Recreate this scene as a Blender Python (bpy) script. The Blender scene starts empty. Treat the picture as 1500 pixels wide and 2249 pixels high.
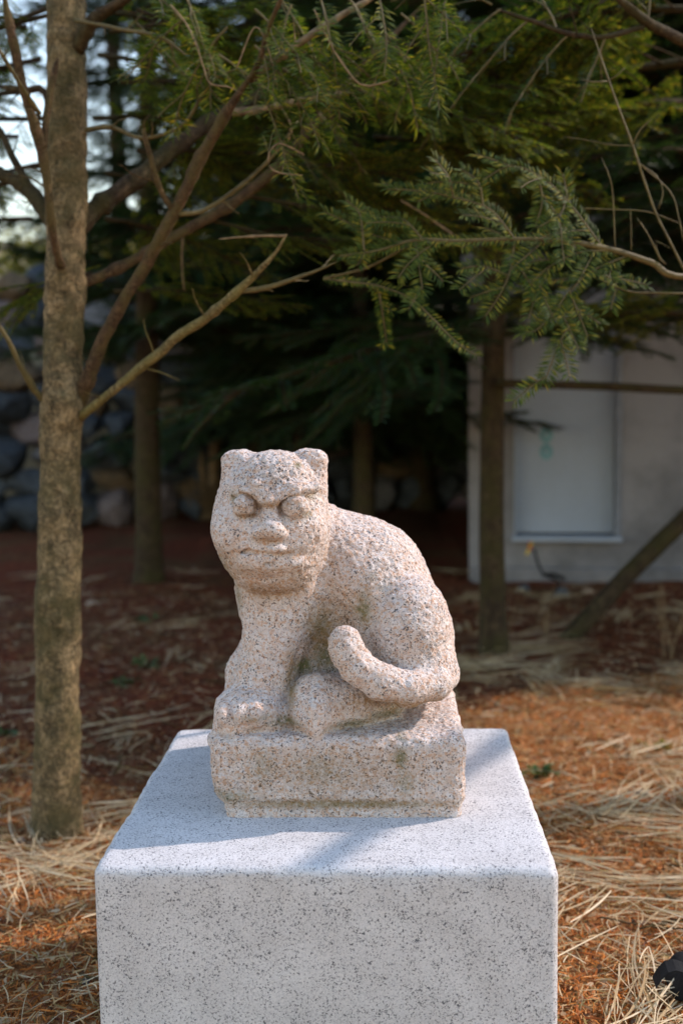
import bpy, math, random
import numpy as np
from mathutils import Vector, Matrix, Euler

random.seed(7)
RNG = np.random.default_rng(7)
scene = bpy.context.scene
COL = scene.collection

# ------------------------------------------------------------------ camera
ZP = 0.36                                     # height of the plinth's top
CAM = np.array([0.0836, -1.3588, 0.6061 + ZP])
YAW, PITCH, ROLL, FPX = -0.0397, -0.1071, -0.0151, 2428.0
_f = np.array([math.sin(YAW) * math.cos(PITCH), math.cos(YAW) * math.cos(PITCH), math.sin(PITCH)])
_r = np.array([math.cos(YAW), -math.sin(YAW), 0.0])
_u = np.cross(_r, _f)
AX_R = _r * math.cos(ROLL) + _u * math.sin(ROLL)
AX_U = -_r * math.sin(ROLL) + _u * math.cos(ROLL)
AX_F = _f
cd = bpy.data.cameras.new('camera')
cd.sensor_fit = 'VERTICAL'
cd.sensor_height = 36.0
cd.sensor_width = 24.0
cd.lens = FPX / 2249.0 * 36.0
cd.clip_start = 0.02
cd.clip_end = 2000.0
cd.dof.use_dof = True
cd.dof.focus_distance = 1.60
cd.dof.aperture_fstop = 2.8
cam = bpy.data.objects.new('camera', cd)
COL.objects.link(cam)
cam.matrix_world = Matrix([[AX_R[i], AX_U[i], -AX_F[i], CAM[i]] for i in range(3)] + [[0, 0, 0, 1]])
scene.camera = cam

# ------------------------------------------------------------------ light
SUN = Vector((1.2, 0.48, 1.0)).normalized()
SUN_EL = math.asin(SUN.z)
SUN_AZ = math.atan2(SUN.x, SUN.y)
world = bpy.data.worlds.new('World')
scene.world = world
world.use_nodes = True
wn = world.node_tree.nodes
wl = world.node_tree.links
wn.clear()
sky = wn.new('ShaderNodeTexSky')
sky.sky_type = 'NISHITA'
sky.sun_disc = False
sky.sun_elevation = SUN_EL
sky.sun_rotation = SUN_AZ
sky.air_density = 1.7
sky.dust_density = 0.3
sky.ozone_density = 1.0
bg = wn.new('ShaderNodeBackground')
bg.inputs['Strength'].default_value = 0.15
wo = wn.new('ShaderNodeOutputWorld')
wl.new(sky.outputs[0], bg.inputs[0])
wl.new(bg.outputs[0], wo.inputs[0])
sd = bpy.data.lights.new('sun', 'SUN')
sd.energy = 2.2
sd.angle = math.radians(0.6)
sd.color = (1.0, 0.88, 0.78)
sun = bpy.data.objects.new('sun', sd)
COL.objects.link(sun)
sun.rotation_euler = SUN.to_track_quat('Z', 'Y').to_euler()
sun.location = (6, 3, 8)
scene.view_settings.view_transform = 'Standard'
scene.view_settings.look = 'None'
scene.view_settings.gamma = 1.0
scene.view_settings.exposure = 0.97
scene.view_settings.use_white_balance = True
scene.view_settings.white_balance_temperature = 6650
scene.view_settings.white_balance_tint = 18
scene.view_settings.use_curve_mapping = False
scene.render.engine = 'CYCLES'
scene.cycles.use_denoising = True
scene.cycles.use_adaptive_sampling = True
scene.cycles.adaptive_threshold = 0.02
scene.cycles.max_bounces = 6
scene.cycles.transparent_max_bounces = 8


# ------------------------------------------------------------------ points
def ray(px, py):
    return AX_F + AX_R * ((px - 750.0) / FPX) - AX_U * ((py - 1124.5) / FPX)


def at(px, py, Y):
    """the point of the place seen at a pixel, on the vertical plane y = Y"""
    d = ray(px, py)
    return CAM + d * ((Y - CAM[1]) / d[1])


def gp(px, py, z=0.0):
    """the point of the place seen at a pixel, at height z"""
    d = ray(px, py)
    return CAM + d * ((z - CAM[2]) / d[2])


def mpp(Y):
    """metres per photograph pixel at depth y = Y"""
    return (Y - CAM[1]) / FPX


# ------------------------------------------------------------------ noise (numpy)
def _hash(ix, iy, iz, seed):
    h = (ix.astype(np.int64) * 374761393 + iy.astype(np.int64) * 668265263 + iz.astype(np.int64) * 2147483647 + seed * 1274126177) & 0xFFFFFFFF
    h = ((h ^ (h >> 13)) * 1274126177) & 0xFFFFFFFF
    h = ((h ^ (h >> 16)) * 2246822519) & 0xFFFFFFFF
    return ((h ^ (h >> 15)) & 0xFFFFFF).astype(np.float64) / 0xFFFFFF


def vnoise(p, scale, seed=0):
    """value noise in [-1, 1] for points p (n,3), feature size = scale"""
    q = np.asarray(p, float) / scale
    i = np.floor(q)
    f = q - i
    f = f * f * (3 - 2 * f)
    i = i.astype(np.int64)
    out = 0
    for dx in (0, 1):
        wx = f[:, 0] if dx else 1 - f[:, 0]
        for dy in (0, 1):
            wy = f[:, 1] if dy else 1 - f[:, 1]
            for dz in (0, 1):
                wz = f[:, 2] if dz else 1 - f[:, 2]
                out = out + wx * wy * wz * _hash(i[:, 0] + dx, i[:, 1] + dy, i[:, 2] + dz, seed)
    return out * 2 - 1


# ------------------------------------------------------------------ mesh helpers
def make_mesh(name, verts, faces, mat=None, smooth=True, mats=None, fmat=None):
    """faces: list of (n,k) int arrays (k the same inside each array)"""
    me = bpy.data.meshes.new(name)
    verts = np.asarray(verts, np.float32).reshape(-1, 3)
    if isinstance(faces, np.ndarray):
        faces = [faces]
    faces = [np.asarray(f, np.int32) for f in faces if len(f)]
    nl = sum(f.size for f in faces)
    nf = sum(len(f) for f in faces)
    me.vertices.add(len(verts))
    me.vertices.foreach_set('co', verts.ravel())
    me.loops.add(nl)
    me.loops.foreach_set('vertex_index', np.concatenate([f.ravel() for f in faces]))
    me.polygons.add(nf)
    tot = np.concatenate([np.full(len(f), f.shape[1], np.int32) for f in faces])
    st = np.concatenate([[0], np.cumsum(tot)[:-1]]).astype(np.int32)
    me.polygons.foreach_set('loop_start', st)
    me.polygons.foreach_set('loop_total', tot)
    me.polygons.foreach_set('use_smooth', np.full(nf, smooth, bool))
    if fmat is not None:
        me.polygons.foreach_set('material_index', np.asarray(fmat, np.int32))
    me.update(calc_edges=True)
    me.validate()
    if mats:
        for m in mats:
            me.materials.append(m)
    elif mat is not None:
        me.materials.append(mat)
    return me


def link(name, me, parent=None, loc=None, rot=None, scale=None):
    o = bpy.data.objects.new(name, me)
    COL.objects.link(o)
    if parent is not None:
        o.parent = parent
    if loc is not None:
        o.location = loc
    if rot is not None:
        o.rotation_euler = rot
    if scale is not None:
        o.scale = scale if hasattr(scale, '__len__') else (scale,) * 3
    return o


def thing(name, label, cat, loc=(0, 0, 0), rotz=0.0, group=None):
    o = bpy.data.objects.new(name, None)
    COL.objects.link(o)
    o.empty_display_size = 0.1
    o.location = loc
    o.rotation_euler = (0, 0, rotz)
    return tag(o, label, cat, group)


def tag(o, label=None, cat=None, group=None, kind=None):
    if label:
        o['label'] = label
    if cat:
        o['category'] = cat
    if group:
        o['group'] = group
    if kind:
        o['kind'] = kind
    return o


class MB:
    """collects vertices and faces"""

    def __init__(self):
        self.v, self.f, self.n = [], {}, 0

    def add(self, v, f):
        v = np.asarray(v, float).reshape(-1, 3)
        f = np.asarray(f, int)
        self.v.append(v)
        self.f.setdefault(f.shape[1], []).append(f + self.n)
        self.n += len(v)

    def tube(self, pts, rad, seg=8, cap=True, wob=0.0):
        pts = np.asarray(pts, float)
        n = len(pts)
        rad = np.broadcast_to(np.asarray(rad, float), (n,))
        t = np.gradient(pts, axis=0)
        t /= np.linalg.norm(t, axis=1)[:, None] + 1e-9
        ref = np.array([0, 0, 1.0]) if abs(t[:, 2]).mean() < 0.8 else np.array([0, 1.0, 0])
        a = np.cross(t, ref)
        a /= np.linalg.norm(a, axis=1)[:, None] + 1e-9
        b = np.cross(t, a)
        th = np.linspace(0, 2 * math.pi, seg, endpoint=False)
        ring = (a[:, None, :] * np.cos(th)[None, :, None] + b[:, None, :] * np.sin(th)[None, :, None])
        rr = rad[:, None, None]
        if wob:
            rr = rr * (1 + wob * RNG.uniform(-1, 1, (n, seg, 1)))
        v = (pts[:, None, :] + ring * rr).reshape(-1, 3)
        i = np.arange(n - 1)[:, None] * seg
        j = np.arange(seg)[None, :]
        j2 = (j + 1) % seg
        q = np.stack([i + j, i + j2, i + seg + j2, i + seg + j], -1).reshape(-1, 4)
        self.add(v, q)
        if cap:
            c = np.array([pts[0], pts[-1]])
            base = self.n - n * seg
            self.v.append(c)
            c0, c1 = self.n, self.n + 1
            self.n += 2
            jj = np.arange(seg)
            self.f.setdefault(3, []).append(np.stack([np.full(seg, c0), base + (jj + 1) % seg, base + jj], -1))
            e = base + (n - 1) * seg
            self.f[3].append(np.stack([np.full(seg, c1), e + jj, e + (jj + 1) % seg], -1))

    def box(self, lo, hi):
        x0, y0, z0 = lo
        x1, y1, z1 = hi
        v = [(x0, y0, z0), (x1, y0, z0), (x1, y1, z0), (x0, y1, z0), (x0, y0, z1), (x1, y0, z1), (x1, y1, z1), (x0, y1, z1)]
        self.add(v, [(0, 3, 2, 1), (4, 5, 6, 7), (0, 1, 5, 4), (1, 2, 6, 5), (2, 3, 7, 6), (3, 0, 4, 7)])

    def mesh(self, name, mat=None, smooth=True):
        return make_mesh(name, np.concatenate(self.v), [np.concatenate(x) for x in self.f.values()], mat, smooth)


def spline(pts, step):
    """Catmull-Rom resample of (n,k) control points (the first three columns are xyz) at about this step"""
    p = np.asarray(pts, float)
    if len(p) < 3:
        n = max(2, int(np.linalg.norm(p[-1, :3] - p[0, :3]) / step) + 1)
        return p[0] + (p[-1] - p[0]) * np.linspace(0, 1, n)[:, None]
    e = np.vstack([2 * p[0] - p[1], p, 2 * p[-1] - p[-2]])
    out = []
    for i in range(len(p) - 1):
        a, b, c, d = e[i:i + 4]
        n = max(1, int(round(np.linalg.norm(c[:3] - b[:3]) / step)))
        t = (np.arange(n) / n)[:, None]
        out.append(0.5 * ((2 * b) + (-a + c) * t + (2 * a - 5 * b + 4 * c - d) * t ** 2 + (-a + 3 * b - 3 * c + d) * t ** 3))
    out.append(p[-1:])
    return np.concatenate(out)


# ------------------------------------------------------------------ material helpers
def new_mat(name):
    m = bpy.data.materials.new(name)
    m.use_nodes = True
    nt = m.node_tree
    bs = nt.nodes['Principled BSDF']
    return m, nt, bs


class NT:
    def __init__(self, nt):
        self.nt = nt

    def n(self, kind, **kw):
        nd = self.nt.nodes.new(kind)
        for k, v in kw.items():
            if k in nd.inputs:
                nd.inputs[k].default_value = v
            else:
                setattr(nd, k, v)
        return nd

    def l(self, a, b):
        self.nt.links.new(a, b)

    def coord(self, scale=(1, 1, 1), kind='Object'):
        tc = self.n('ShaderNodeTexCoord')
        mp = self.n('ShaderNodeMapping')
        mp.inputs['Scale'].default_value = scale
        self.l(tc.outputs[kind], mp.inputs[0])
        return mp.outputs[0]

    def noise(self, vec, scale, detail=3, rough=0.55, dist=0.0):
        nd = self.n('ShaderNodeTexNoise')
        nd.inputs['Scale'].default_value = scale
        nd.inputs['Detail'].default_value = detail
        nd.inputs['Roughness'].default_value = rough
        nd.inputs['Distortion'].default_value = dist
        self.l(vec, nd.inputs['Vector'])
        return nd.outputs[0]

    def voro(self, vec, scale, feature='F1'):
        nd = self.n('ShaderNodeTexVoronoi')
        nd.feature = feature
        nd.inputs['Scale'].default_value = scale
        self.l(vec, nd.inputs['Vector'])
        return nd

    def ramp(self, fac, stops, interp='LINEAR'):
        nd = self.n('ShaderNodeValToRGB')
        cr = nd.color_ramp
        cr.interpolation = interp
        while len(cr.elements) < len(stops):
            cr.elements.new(0.5)
        for e, (p, c) in zip(cr.elements, stops):
            e.position = p
            e.color = (c[0], c[1], c[2], 1) if hasattr(c, '__len__') else (c, c, c, 1)
        self.l(fac, nd.inputs[0])
        return nd.outputs[0]

    def mix(self, fac, a, b, mode='MIX'):
        nd = self.n('ShaderNodeMix')
        nd.data_type = 'RGBA'
        nd.blend_type = mode
        for s, v in ((nd.inputs[0], fac), (nd.inputs[6], a), (nd.inputs[7], b)):
            if isinstance(v, bpy.types.NodeSocket):
                self.l(v, s)
            elif hasattr(v, '__len__'):
                s.default_value = (v[0], v[1], v[2], 1)
            else:
                s.default_value = v
        return nd.outputs[2]

    def math(self, op, a, b=None, clamp=False):
        nd = self.n('ShaderNodeMath')
        nd.operation = op
        nd.use_clamp = clamp
        for i, v in enumerate((a, b)):
            if v is None:
                continue
            if isinstance(v, bpy.types.NodeSocket):
                self.l(v, nd.inputs[i])
            else:
                nd.inputs[i].default_value = v
        return nd.outputs[0]

    def bump(self, h, dist, strength=1.0, normal=None):
        nd = self.n('ShaderNodeBump')
        nd.inputs['Distance'].default_value = dist
        nd.inputs['Strength'].default_value = strength
        self.l(h, nd.inputs['Height'])
        if normal is not None:
            self.l(normal, nd.inputs['Normal'])
        return nd.outputs[0]

    def island(self):
        return self.n('ShaderNodeNewGeometry').outputs['Random Per Island']

    def attr(self, name):
        nd = self.n('ShaderNodeAttribute')
        nd.attribute_name = name
        return nd.outputs['Fac']


def mat_statue():
    m, nt, bs = new_mat('pink_granite')
    k = NT(nt)
    co = k.coord()
    warp = k.n('ShaderNodeTexNoise', Scale=160.0, Detail=2.0)
    k.l(co, warp.inputs['Vector'])
    wv = k.n('ShaderNodeVectorMath', operation='SCALE')
    k.l(warp.outputs['Color'], wv.inputs[0])
    wv.inputs['Scale'].default_value = 0.006
    ad = k.n('ShaderNodeVectorMath', operation='ADD')
    k.l(co, ad.inputs[0])
    k.l(wv.outputs[0], ad.inputs[1])
    v = ad.outputs[0]
    cells = k.voro(v, 260)
    sep = k.n('ShaderNodeSeparateColor')
    k.l(cells.outputs['Color'], sep.inputs[0])
    n0 = k.noise(v, 230, 3, 0.65)
    mixv = k.math('ADD', k.math('MULTIPLY', sep.outputs[0], 0.45), k.math('MULTIPLY', n0, 0.75))
    col = k.ramp(mixv, [(0.30, (0.52, 0.48, 0.47)), (0.42, (0.73, 0.64, 0.59)), (0.56, (0.82, 0.75, 0.71)), (0.68, (0.75, 0.60, 0.51)), (0.80, (0.66, 0.44, 0.32)), (0.92, (0.56, 0.34, 0.22))])
    big = k.noise(co, 55, 4, 0.6)
    col = k.mix(k.math('MULTIPLY', k.ramp(big, [(0.48, 0), (0.64, 1)]), 0.4), col, (0.62, 0.42, 0.31))
    pale = k.noise(co, 95, 3, 0.6)
    col = k.mix(k.math('MULTIPLY', k.ramp(pale, [(0.55, 0), (0.66, 1)]), 0.55), col, (0.78, 0.73, 0.72))
    dn = k.noise(v, 345, 2, 0.55, 0.6)
    dreg = k.noise(co, 70, 2)
    dthr = k.math('ADD', dn, k.math('MULTIPLY', k.math('SUBTRACT', dreg, 0.5), 0.22))
    gr = k.attr('grime')
    dthr = k.math('ADD', dthr, k.math('MULTIPLY', gr, 0.06))
    col = k.mix(k.math('MULTIPLY', k.math('MULTIPLY', gr, k.ramp(k.noise(co, 130, 4, 0.7), [(0.4, 0), (0.6, 1)])), 0.45), col, (0.25, 0.20, 0.16))
    dmask = k.ramp(dthr, [(0.598, 0), (0.632, 1)])
    col = k.mix(k.math('MULTIPLY', dmask, 0.9), col, (0.06, 0.058, 0.06))
    # ochre water stain and green growth, laid where the carving holds water
    n1 = k.noise(co, 120, 4, 0.7)
    st = k.math('MULTIPLY', k.attr('stain'), k.ramp(n1, [(0.28, 0), (0.55, 1)]))
    col = k.mix(k.math('MULTIPLY', st, 0.95, True), col, (0.33, 0.19, 0.07))
    n2 = k.noise(co, 190, 4, 0.75)
    mo = k.math('MULTIPLY', k.attr('moss'), k.ramp(n2, [(0.35, 0), (0.48, 1)]), True)
    col = k.mix(k.math('MULTIPLY', mo, 0.9, True), col, k.mix(n1, (0.03, 0.05, 0.012), (0.20, 0.19, 0.035)))
    k.l(col, bs.inputs['Base Color'])
    bs.inputs['Roughness'].default_value = 0.82
    bs.inputs['Specular IOR Level'].default_value = 0.3
    h1 = k.noise(co, 150, 4, 0.65)
    h2 = k.noise(co, 420, 3, 0.6)
    b = k.bump(h1, 0.0055, 1.0)
    b = k.bump(h2, 0.0028, 0.9, b)
    k.l(b, bs.inputs['Normal'])
    return m


def mat_plinth():
    m, nt, bs = new_mat('grey_granite')
    k = NT(nt)
    co = k.coord()
    warp = k.n('ShaderNodeTexNoise', Scale=300.0, Detail=2.0)
    k.l(co, warp.inputs['Vector'])
    wv = k.n('ShaderNodeVectorMath', operation='SCALE')
    k.l(warp.outputs['Color'], wv.inputs[0])
    wv.inputs['Scale'].default_value = 0.004
    ad = k.n('ShaderNodeVectorMath', operation='ADD')
    k.l(co, ad.inputs[0])
    k.l(wv.outputs[0], ad.inputs[1])
    v = ad.outputs[0]
    n0 = k.noise(v, 420, 3, 0.6)
    col = k.ramp(n0, [(0.32, (0.40, 0.405, 0.415)), (0.46, (0.55, 0.55, 0.555)), (0.58, (0.64, 0.635, 0.63)), (0.70, (0.60, 0.585, 0.57))])
    cl = k.noise(co, 14, 3)
    col = k.mix(0.16, col, k.ramp(cl, [(0.35, (0.36, 0.34, 0.32)), (0.65, (0.8, 0.8, 0.8))]))
    dn = k.noise(v, 405, 2, 0.5, 0.8)
    dreg = k.noise(co, 45, 2)
    dthr = k.math('ADD', dn, k.math('MULTIPLY', k.math('SUBTRACT', dreg, 0.5), 0.16))
    dmask = k.ramp(dthr, [(0.588, 0), (0.615, 1)])
    col = k.mix(k.math('MULTIPLY', dmask, 0.9), col, (0.055, 0.06, 0.07))
    k.l(col, bs.inputs['Base Color'])
    bs.inputs['Roughness'].default_value = 0.72
    bs.inputs['Specular IOR Level'].default_value = 0.35
    b = k.bump(k.noise(co, 420, 3, 0.65), 0.0011, 0.8)
    k.l(b, bs.inputs['Normal'])
    return m


def mat_bark(name, dark, light, sc=1.0, moss=(0.07, 0.075, 0.02), mossy=0.4):
    m, nt, bs = new_mat(name)
    k = NT(nt)
    co = k.coord()
    st = k.coord((1, 1, 0.45))
    n1 = k.noise(st, 38 * sc, 5, 0.7, 0.4)
    n2 = k.noise(co, 9 * sc, 3, 0.6)
    n3 = k.noise(co, 95 * sc, 4, 0.7)
    n4 = k.noise(k.coord((1, 1, 1.7)), 17 * sc, 5, 0.7, 0.6)
    fl = k.math('ADD', k.math('MULTIPLY', n1, 0.5), k.math('MULTIPLY', n3, 0.5))
    col = k.ramp(fl, [(0.38, dark), (0.49, [(a + b) / 2 for a, b in zip(dark, light)]), (0.58, light), (0.68, [min(1, x * 1.35) for x in light])])
    col = k.mix(k.math('MULTIPLY', k.ramp(n4, [(0.47, 0), (0.61, 1)]), 0.6), col, [x * 1.3 for x in dark])
    col = k.mix(k.math('MULTIPLY', k.ramp(n2, [(0.42, 0), (0.62, 1)]), mossy), col, moss)
    k.l(col, bs.inputs['Base Color'])
    bs.inputs['Roughness'].default_value = 0.9
    bs.inputs['Specular IOR Level'].default_value = 0.2
    k.l(k.bump(fl, 0.012, 1.0), bs.inputs['Normal'])
    return m


def mat_needles(name, stops, transl=0.3, rough=0.45):
    m, nt, bs = new_mat(name)
    k = NT(nt)
    col = k.ramp(k.island(), stops)
    k.l(col, bs.inputs['Base Color'])
    bs.inputs['Roughness'].default_value = rough
    bs.inputs['Specular IOR Level'].default_value = 0.22
    if transl:
        tr = k.n('ShaderNodeBsdfTranslucent')
        k.l(k.mix(1.0, col, (1.35, 1.45, 0.55), 'MULTIPLY'), tr.inputs[0])
        ms = k.n('ShaderNodeMixShader')
        ms.inputs[0].default_value = transl
        k.l(bs.outputs[0], ms.inputs[1])
        k.l(tr.outputs[0], ms.inputs[2])
        k.l(ms.outputs[0], nt.nodes['Material Output'].inputs[0])
    return m


def mat_plain(name, col, rough=0.7, var=0.12, sc=30, bump=0.0, spec=0.3):
    m, nt, bs = new_mat(name)
    k = NT(nt)
    co = k.coord()
    n1 = k.noise(co, sc, 4, 0.6)
    lo = [c * (1 - var * 2) for c in col]
    hi = [min(1, c * (1 + var * 2)) for c in col]
    k.l(k.ramp(n1, [(0.3, lo), (0.7, hi)]), bs.inputs['Base Color'])
    bs.inputs['Roughness'].default_value = rough
    bs.inputs['Specular IOR Level'].default_value = spec
    if bump:
        k.l(k.bump(k.noise(co, sc * 3, 4, 0.65), bump), bs.inputs['Normal'])
    return m


def mat_ground():
    m, nt, bs = new_mat('needle_soil')
    k = NT(nt)
    co = k.coord()
    n1 = k.noise(co, 2.2, 4, 0.6)
    n2 = k.noise(co, 60, 5, 0.7)
    n3 = k.noise(co, 9, 4, 0.6)
    a = k.ramp(n2, [(0.32, (0.035, 0.010, 0.006)), (0.5, (0.14, 0.036, 0.017)), (0.68, (0.26, 0.08, 0.032))])
    b = k.ramp(n2, [(0.32, (0.03, 0.014, 0.007)), (0.5, (0.12, 0.052, 0.022)), (0.68, (0.24, 0.13, 0.06))])
    col = k.mix(k.ramp(n1, [(0.42, 0), (0.60, 1)]), a, b)
    # sunlight and fir shade put into the soil colour: orange near, dark red behind
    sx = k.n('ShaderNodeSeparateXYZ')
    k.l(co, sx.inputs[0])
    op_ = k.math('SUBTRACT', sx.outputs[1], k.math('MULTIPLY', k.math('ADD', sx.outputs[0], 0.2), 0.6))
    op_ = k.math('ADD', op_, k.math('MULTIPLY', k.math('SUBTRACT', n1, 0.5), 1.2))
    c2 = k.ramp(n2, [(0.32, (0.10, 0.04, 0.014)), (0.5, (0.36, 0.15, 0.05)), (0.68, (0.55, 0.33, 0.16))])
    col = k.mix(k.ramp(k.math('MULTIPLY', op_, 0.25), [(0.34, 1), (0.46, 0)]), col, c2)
    col = k.mix(k.math('MULTIPLY', k.ramp(n3, [(0.60, 0), (0.72, 1)]), 0.5), col, (0.05, 0.05, 0.018))
    k.l(col, bs.inputs['Base Color'])
    bs.inputs['Roughness'].default_value = 0.95
    bs.inputs['Specular IOR Level'].default_value = 0.1
    k.l(k.bump(n2, 0.012, 1.0), bs.inputs['Normal'])
    return m


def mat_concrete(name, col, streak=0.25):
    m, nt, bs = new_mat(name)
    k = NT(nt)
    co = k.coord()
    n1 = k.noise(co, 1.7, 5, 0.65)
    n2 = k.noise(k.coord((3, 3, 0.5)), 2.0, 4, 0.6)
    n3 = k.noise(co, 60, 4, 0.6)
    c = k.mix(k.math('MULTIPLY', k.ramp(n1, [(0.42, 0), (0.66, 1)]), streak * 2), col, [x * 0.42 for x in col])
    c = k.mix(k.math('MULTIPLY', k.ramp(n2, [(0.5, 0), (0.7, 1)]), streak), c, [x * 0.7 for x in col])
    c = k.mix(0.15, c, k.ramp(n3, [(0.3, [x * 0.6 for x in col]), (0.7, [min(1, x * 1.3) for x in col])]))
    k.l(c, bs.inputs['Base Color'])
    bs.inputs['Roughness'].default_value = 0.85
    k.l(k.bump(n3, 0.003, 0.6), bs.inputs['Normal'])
    return m


M = {}
M['statue'] = mat_statue()
M['plinth'] = mat_plinth()
M['bark_tan'] = mat_bark('tan_fir_bark', (0.042, 0.032, 0.016), (0.33, 0.235, 0.12), 1.25, (0.065, 0.058, 0.02), 0.65)
M['bark_branch'] = mat_bark('brown_branch_bark', (0.035, 0.021, 0.010), (0.15, 0.09, 0.045), 2.2, (0.12, 0.095, 0.03), 0.6)
M['bark_sunlit'] = mat_bark('sunlit_olive_bark', (0.07, 0.05, 0.02), (0.34, 0.26, 0.11), 2.2, (0.20, 0.17, 0.045), 0.5)  # sunlight on the low branch put into a paler, yellower bark colour
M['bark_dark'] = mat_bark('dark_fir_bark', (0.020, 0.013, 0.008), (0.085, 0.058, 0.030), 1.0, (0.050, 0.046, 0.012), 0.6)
M['twig_olive'] = mat_plain('olive_twig', (0.11, 0.085, 0.03), 0.6, 0.2, 60)
M['twig_dry'] = mat_plain('dry_twig', (0.20, 0.135, 0.07), 0.8, 0.25, 60)
M['needle_near'] = mat_needles('fresh_fir_needles', [(0.0, (0.030, 0.062, 0.014)), (0.42, (0.068, 0.108, 0.020)), (0.78, (0.135, 0.165, 0.026)), (0.92, (0.27, 0.25, 0.03)), (1.0, (0.36, 0.25, 0.04))], 0.45, 0.62)
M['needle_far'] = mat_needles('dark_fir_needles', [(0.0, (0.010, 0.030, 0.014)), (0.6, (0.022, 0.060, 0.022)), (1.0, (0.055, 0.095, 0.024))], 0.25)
M['leaf_yellow'] = mat_needles('yellow_green_leaves', [(0.0, (0.10, 0.12, 0.02)), (0.5, (0.22, 0.20, 0.035)), (1.0, (0.34, 0.27, 0.06))], 0.35)
M['leaf_weed'] = mat_needles('weed_leaves', [(0.0, (0.03, 0.07, 0.03)), (1.0, (0.07, 0.13, 0.04))], 0.2)
M['litter_shaded'] = mat_needles('shaded_fallen_needles', [(0.0, (0.05, 0.013, 0.006)), (0.5, (0.17, 0.042, 0.016)), (0.85, (0.27, 0.085, 0.028)), (1.0, (0.32, 0.18, 0.08))], 0.1, 0.7)  # red needles, darkened in colour to stand for the shade behind
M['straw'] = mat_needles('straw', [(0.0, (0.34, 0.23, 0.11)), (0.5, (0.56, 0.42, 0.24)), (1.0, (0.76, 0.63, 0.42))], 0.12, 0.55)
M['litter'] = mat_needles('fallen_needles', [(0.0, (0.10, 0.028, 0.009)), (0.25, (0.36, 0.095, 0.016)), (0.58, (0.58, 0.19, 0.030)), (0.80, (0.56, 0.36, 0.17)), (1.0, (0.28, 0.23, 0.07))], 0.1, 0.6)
M['chaff'] = mat_needles('chaff', [(0.0, (0.07, 0.03, 0.015)), (0.5, (0.30, 0.17, 0.08)), (1.0, (0.48, 0.36, 0.22))], 0.1, 0.7)
M['ground'] = mat_ground()
M['concrete'] = mat_concrete('weathered_concrete', (0.27, 0.262, 0.265), 0.5)  # grey concrete, mottled and stained by weather
M['panel_white'] = mat_concrete('white_painted_panel', (0.36, 0.41, 0.475), 0.10)
M['frame_grey'] = mat_plain('grey_frame', (0.20, 0.22, 0.25), 0.5, 0.1)
M['sticker'] = mat_plain('blue_green_paint', (0.16, 0.34, 0.38), 0.6, 0.1)
M['hill'] = mat_concrete('dry_hillside', (0.42, 0.34, 0.20), 0.3)
M['black'] = mat_plain('black_nylon', (0.010, 0.011, 0.012), 0.95, 0.2, 60, 0.001)
M['red'] = mat_plain('red_tape', (0.45, 0.03, 0.04), 0.5)
M['yellow'] = mat_plain('yellow_tape', (0.62, 0.42, 0.03), 0.5)
M['pebble_pale'] = mat_plain('pale_pebble', (0.46, 0.38, 0.31), 0.8, 0.2, 60, 0.002)
M['pebble_dark'] = mat_plain('dark_pebble', (0.10, 0.11, 0.12), 0.7, 0.2, 60, 0.002)
M['pebble_tan'] = mat_plain('tan_pebble', (0.36, 0.25, 0.17), 0.8, 0.2, 60, 0.002)
ROCKS = [mat_plain('rock_%s' % n, c, 0.85, 0.3, 9, 0.01) for n, c in
         (('blue_grey', (0.085, 0.10, 0.11)), ('slate', (0.055, 0.066, 0.074)), ('pinkish', (0.19, 0.15, 0.135)), ('pale', (0.21, 0.205, 0.20)), ('ochre', (0.16, 0.11, 0.06)))]

# ================================================================== THE SETTING


def terrain(x, y):
    p = np.stack([x, y, np.zeros_like(x)], -1)
    h = 0.028 * vnoise(p, 0.55, 3) + 0.014 * vnoise(p, 0.17, 4) + 0.006 * vnoise(p, 0.06, 5)
    near = np.clip((np.hypot(x, y - 0.3) - 0.5) / 0.4, 0.15, 1)
    return h * near - 0.012


def axis(lo, hi, fine_lo, fine_hi, fine, grow=1.22):
    a = list(np.arange(fine_lo, fine_hi + 1e-6, fine))
    s = fine
    while a[-1] < hi:
        s *= grow
        a.append(a[-1] + s)
    s = fine
    while a[0] > lo:
        s *= grow
        a.insert(0, a[0] - s)
    return np.array(a)


gx = axis(-150, 150, -1.6, 2.2, 0.022)
gy = axis(-60, 200, 0.2, 3.2, 0.022)
X, Y = np.meshgrid(gx, gy, indexing='ij')
Z = terrain(X.ravel(), Y.ravel())
i = np.arange(len(gx) - 1)[:, None] * len(gy) + np.arange(len(gy) - 1)[None, :]
q = np.stack([i, i + len(gy), i + len(gy) + 1, i + 1], -1).reshape(-1, 4)
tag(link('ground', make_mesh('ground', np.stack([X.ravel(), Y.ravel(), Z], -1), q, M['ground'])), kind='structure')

# hillside behind the rock wall
hx = np.linspace(-40, 40, 90)
hy = np.linspace(0, 1, 40)
X, T = np.meshgrid(hx, hy, indexing='ij')
Yh = 7.55 + 60 * T ** 1.3 + np.clip(X + 0.5, 0, 6) * 1.0
Zh = np.where(T <= 0, -0.3, 0) + 1.55 * np.clip(T * 40, 0, 1) * np.clip((0.6 - X) / 1.2, 0.10, 1) + 7.5 * T
pp = np.stack([X.ravel(), Yh.ravel(), Zh.ravel()], -1)
pp[:, 2] += 0.25 * vnoise(pp, 1.8, 9) * (T.ravel() > 0.01)
i = np.arange(len(hx) - 1)[:, None] * len(hy) + np.arange(len(hy) - 1)[None, :]
q = np.stack([i, i + len(hy), i + len(hy) + 1, i + 1], -1).reshape(-1, 4)
tag(link('hillside', make_mesh('hillside', pp, q, M['hill'])), kind='structure')


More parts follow.
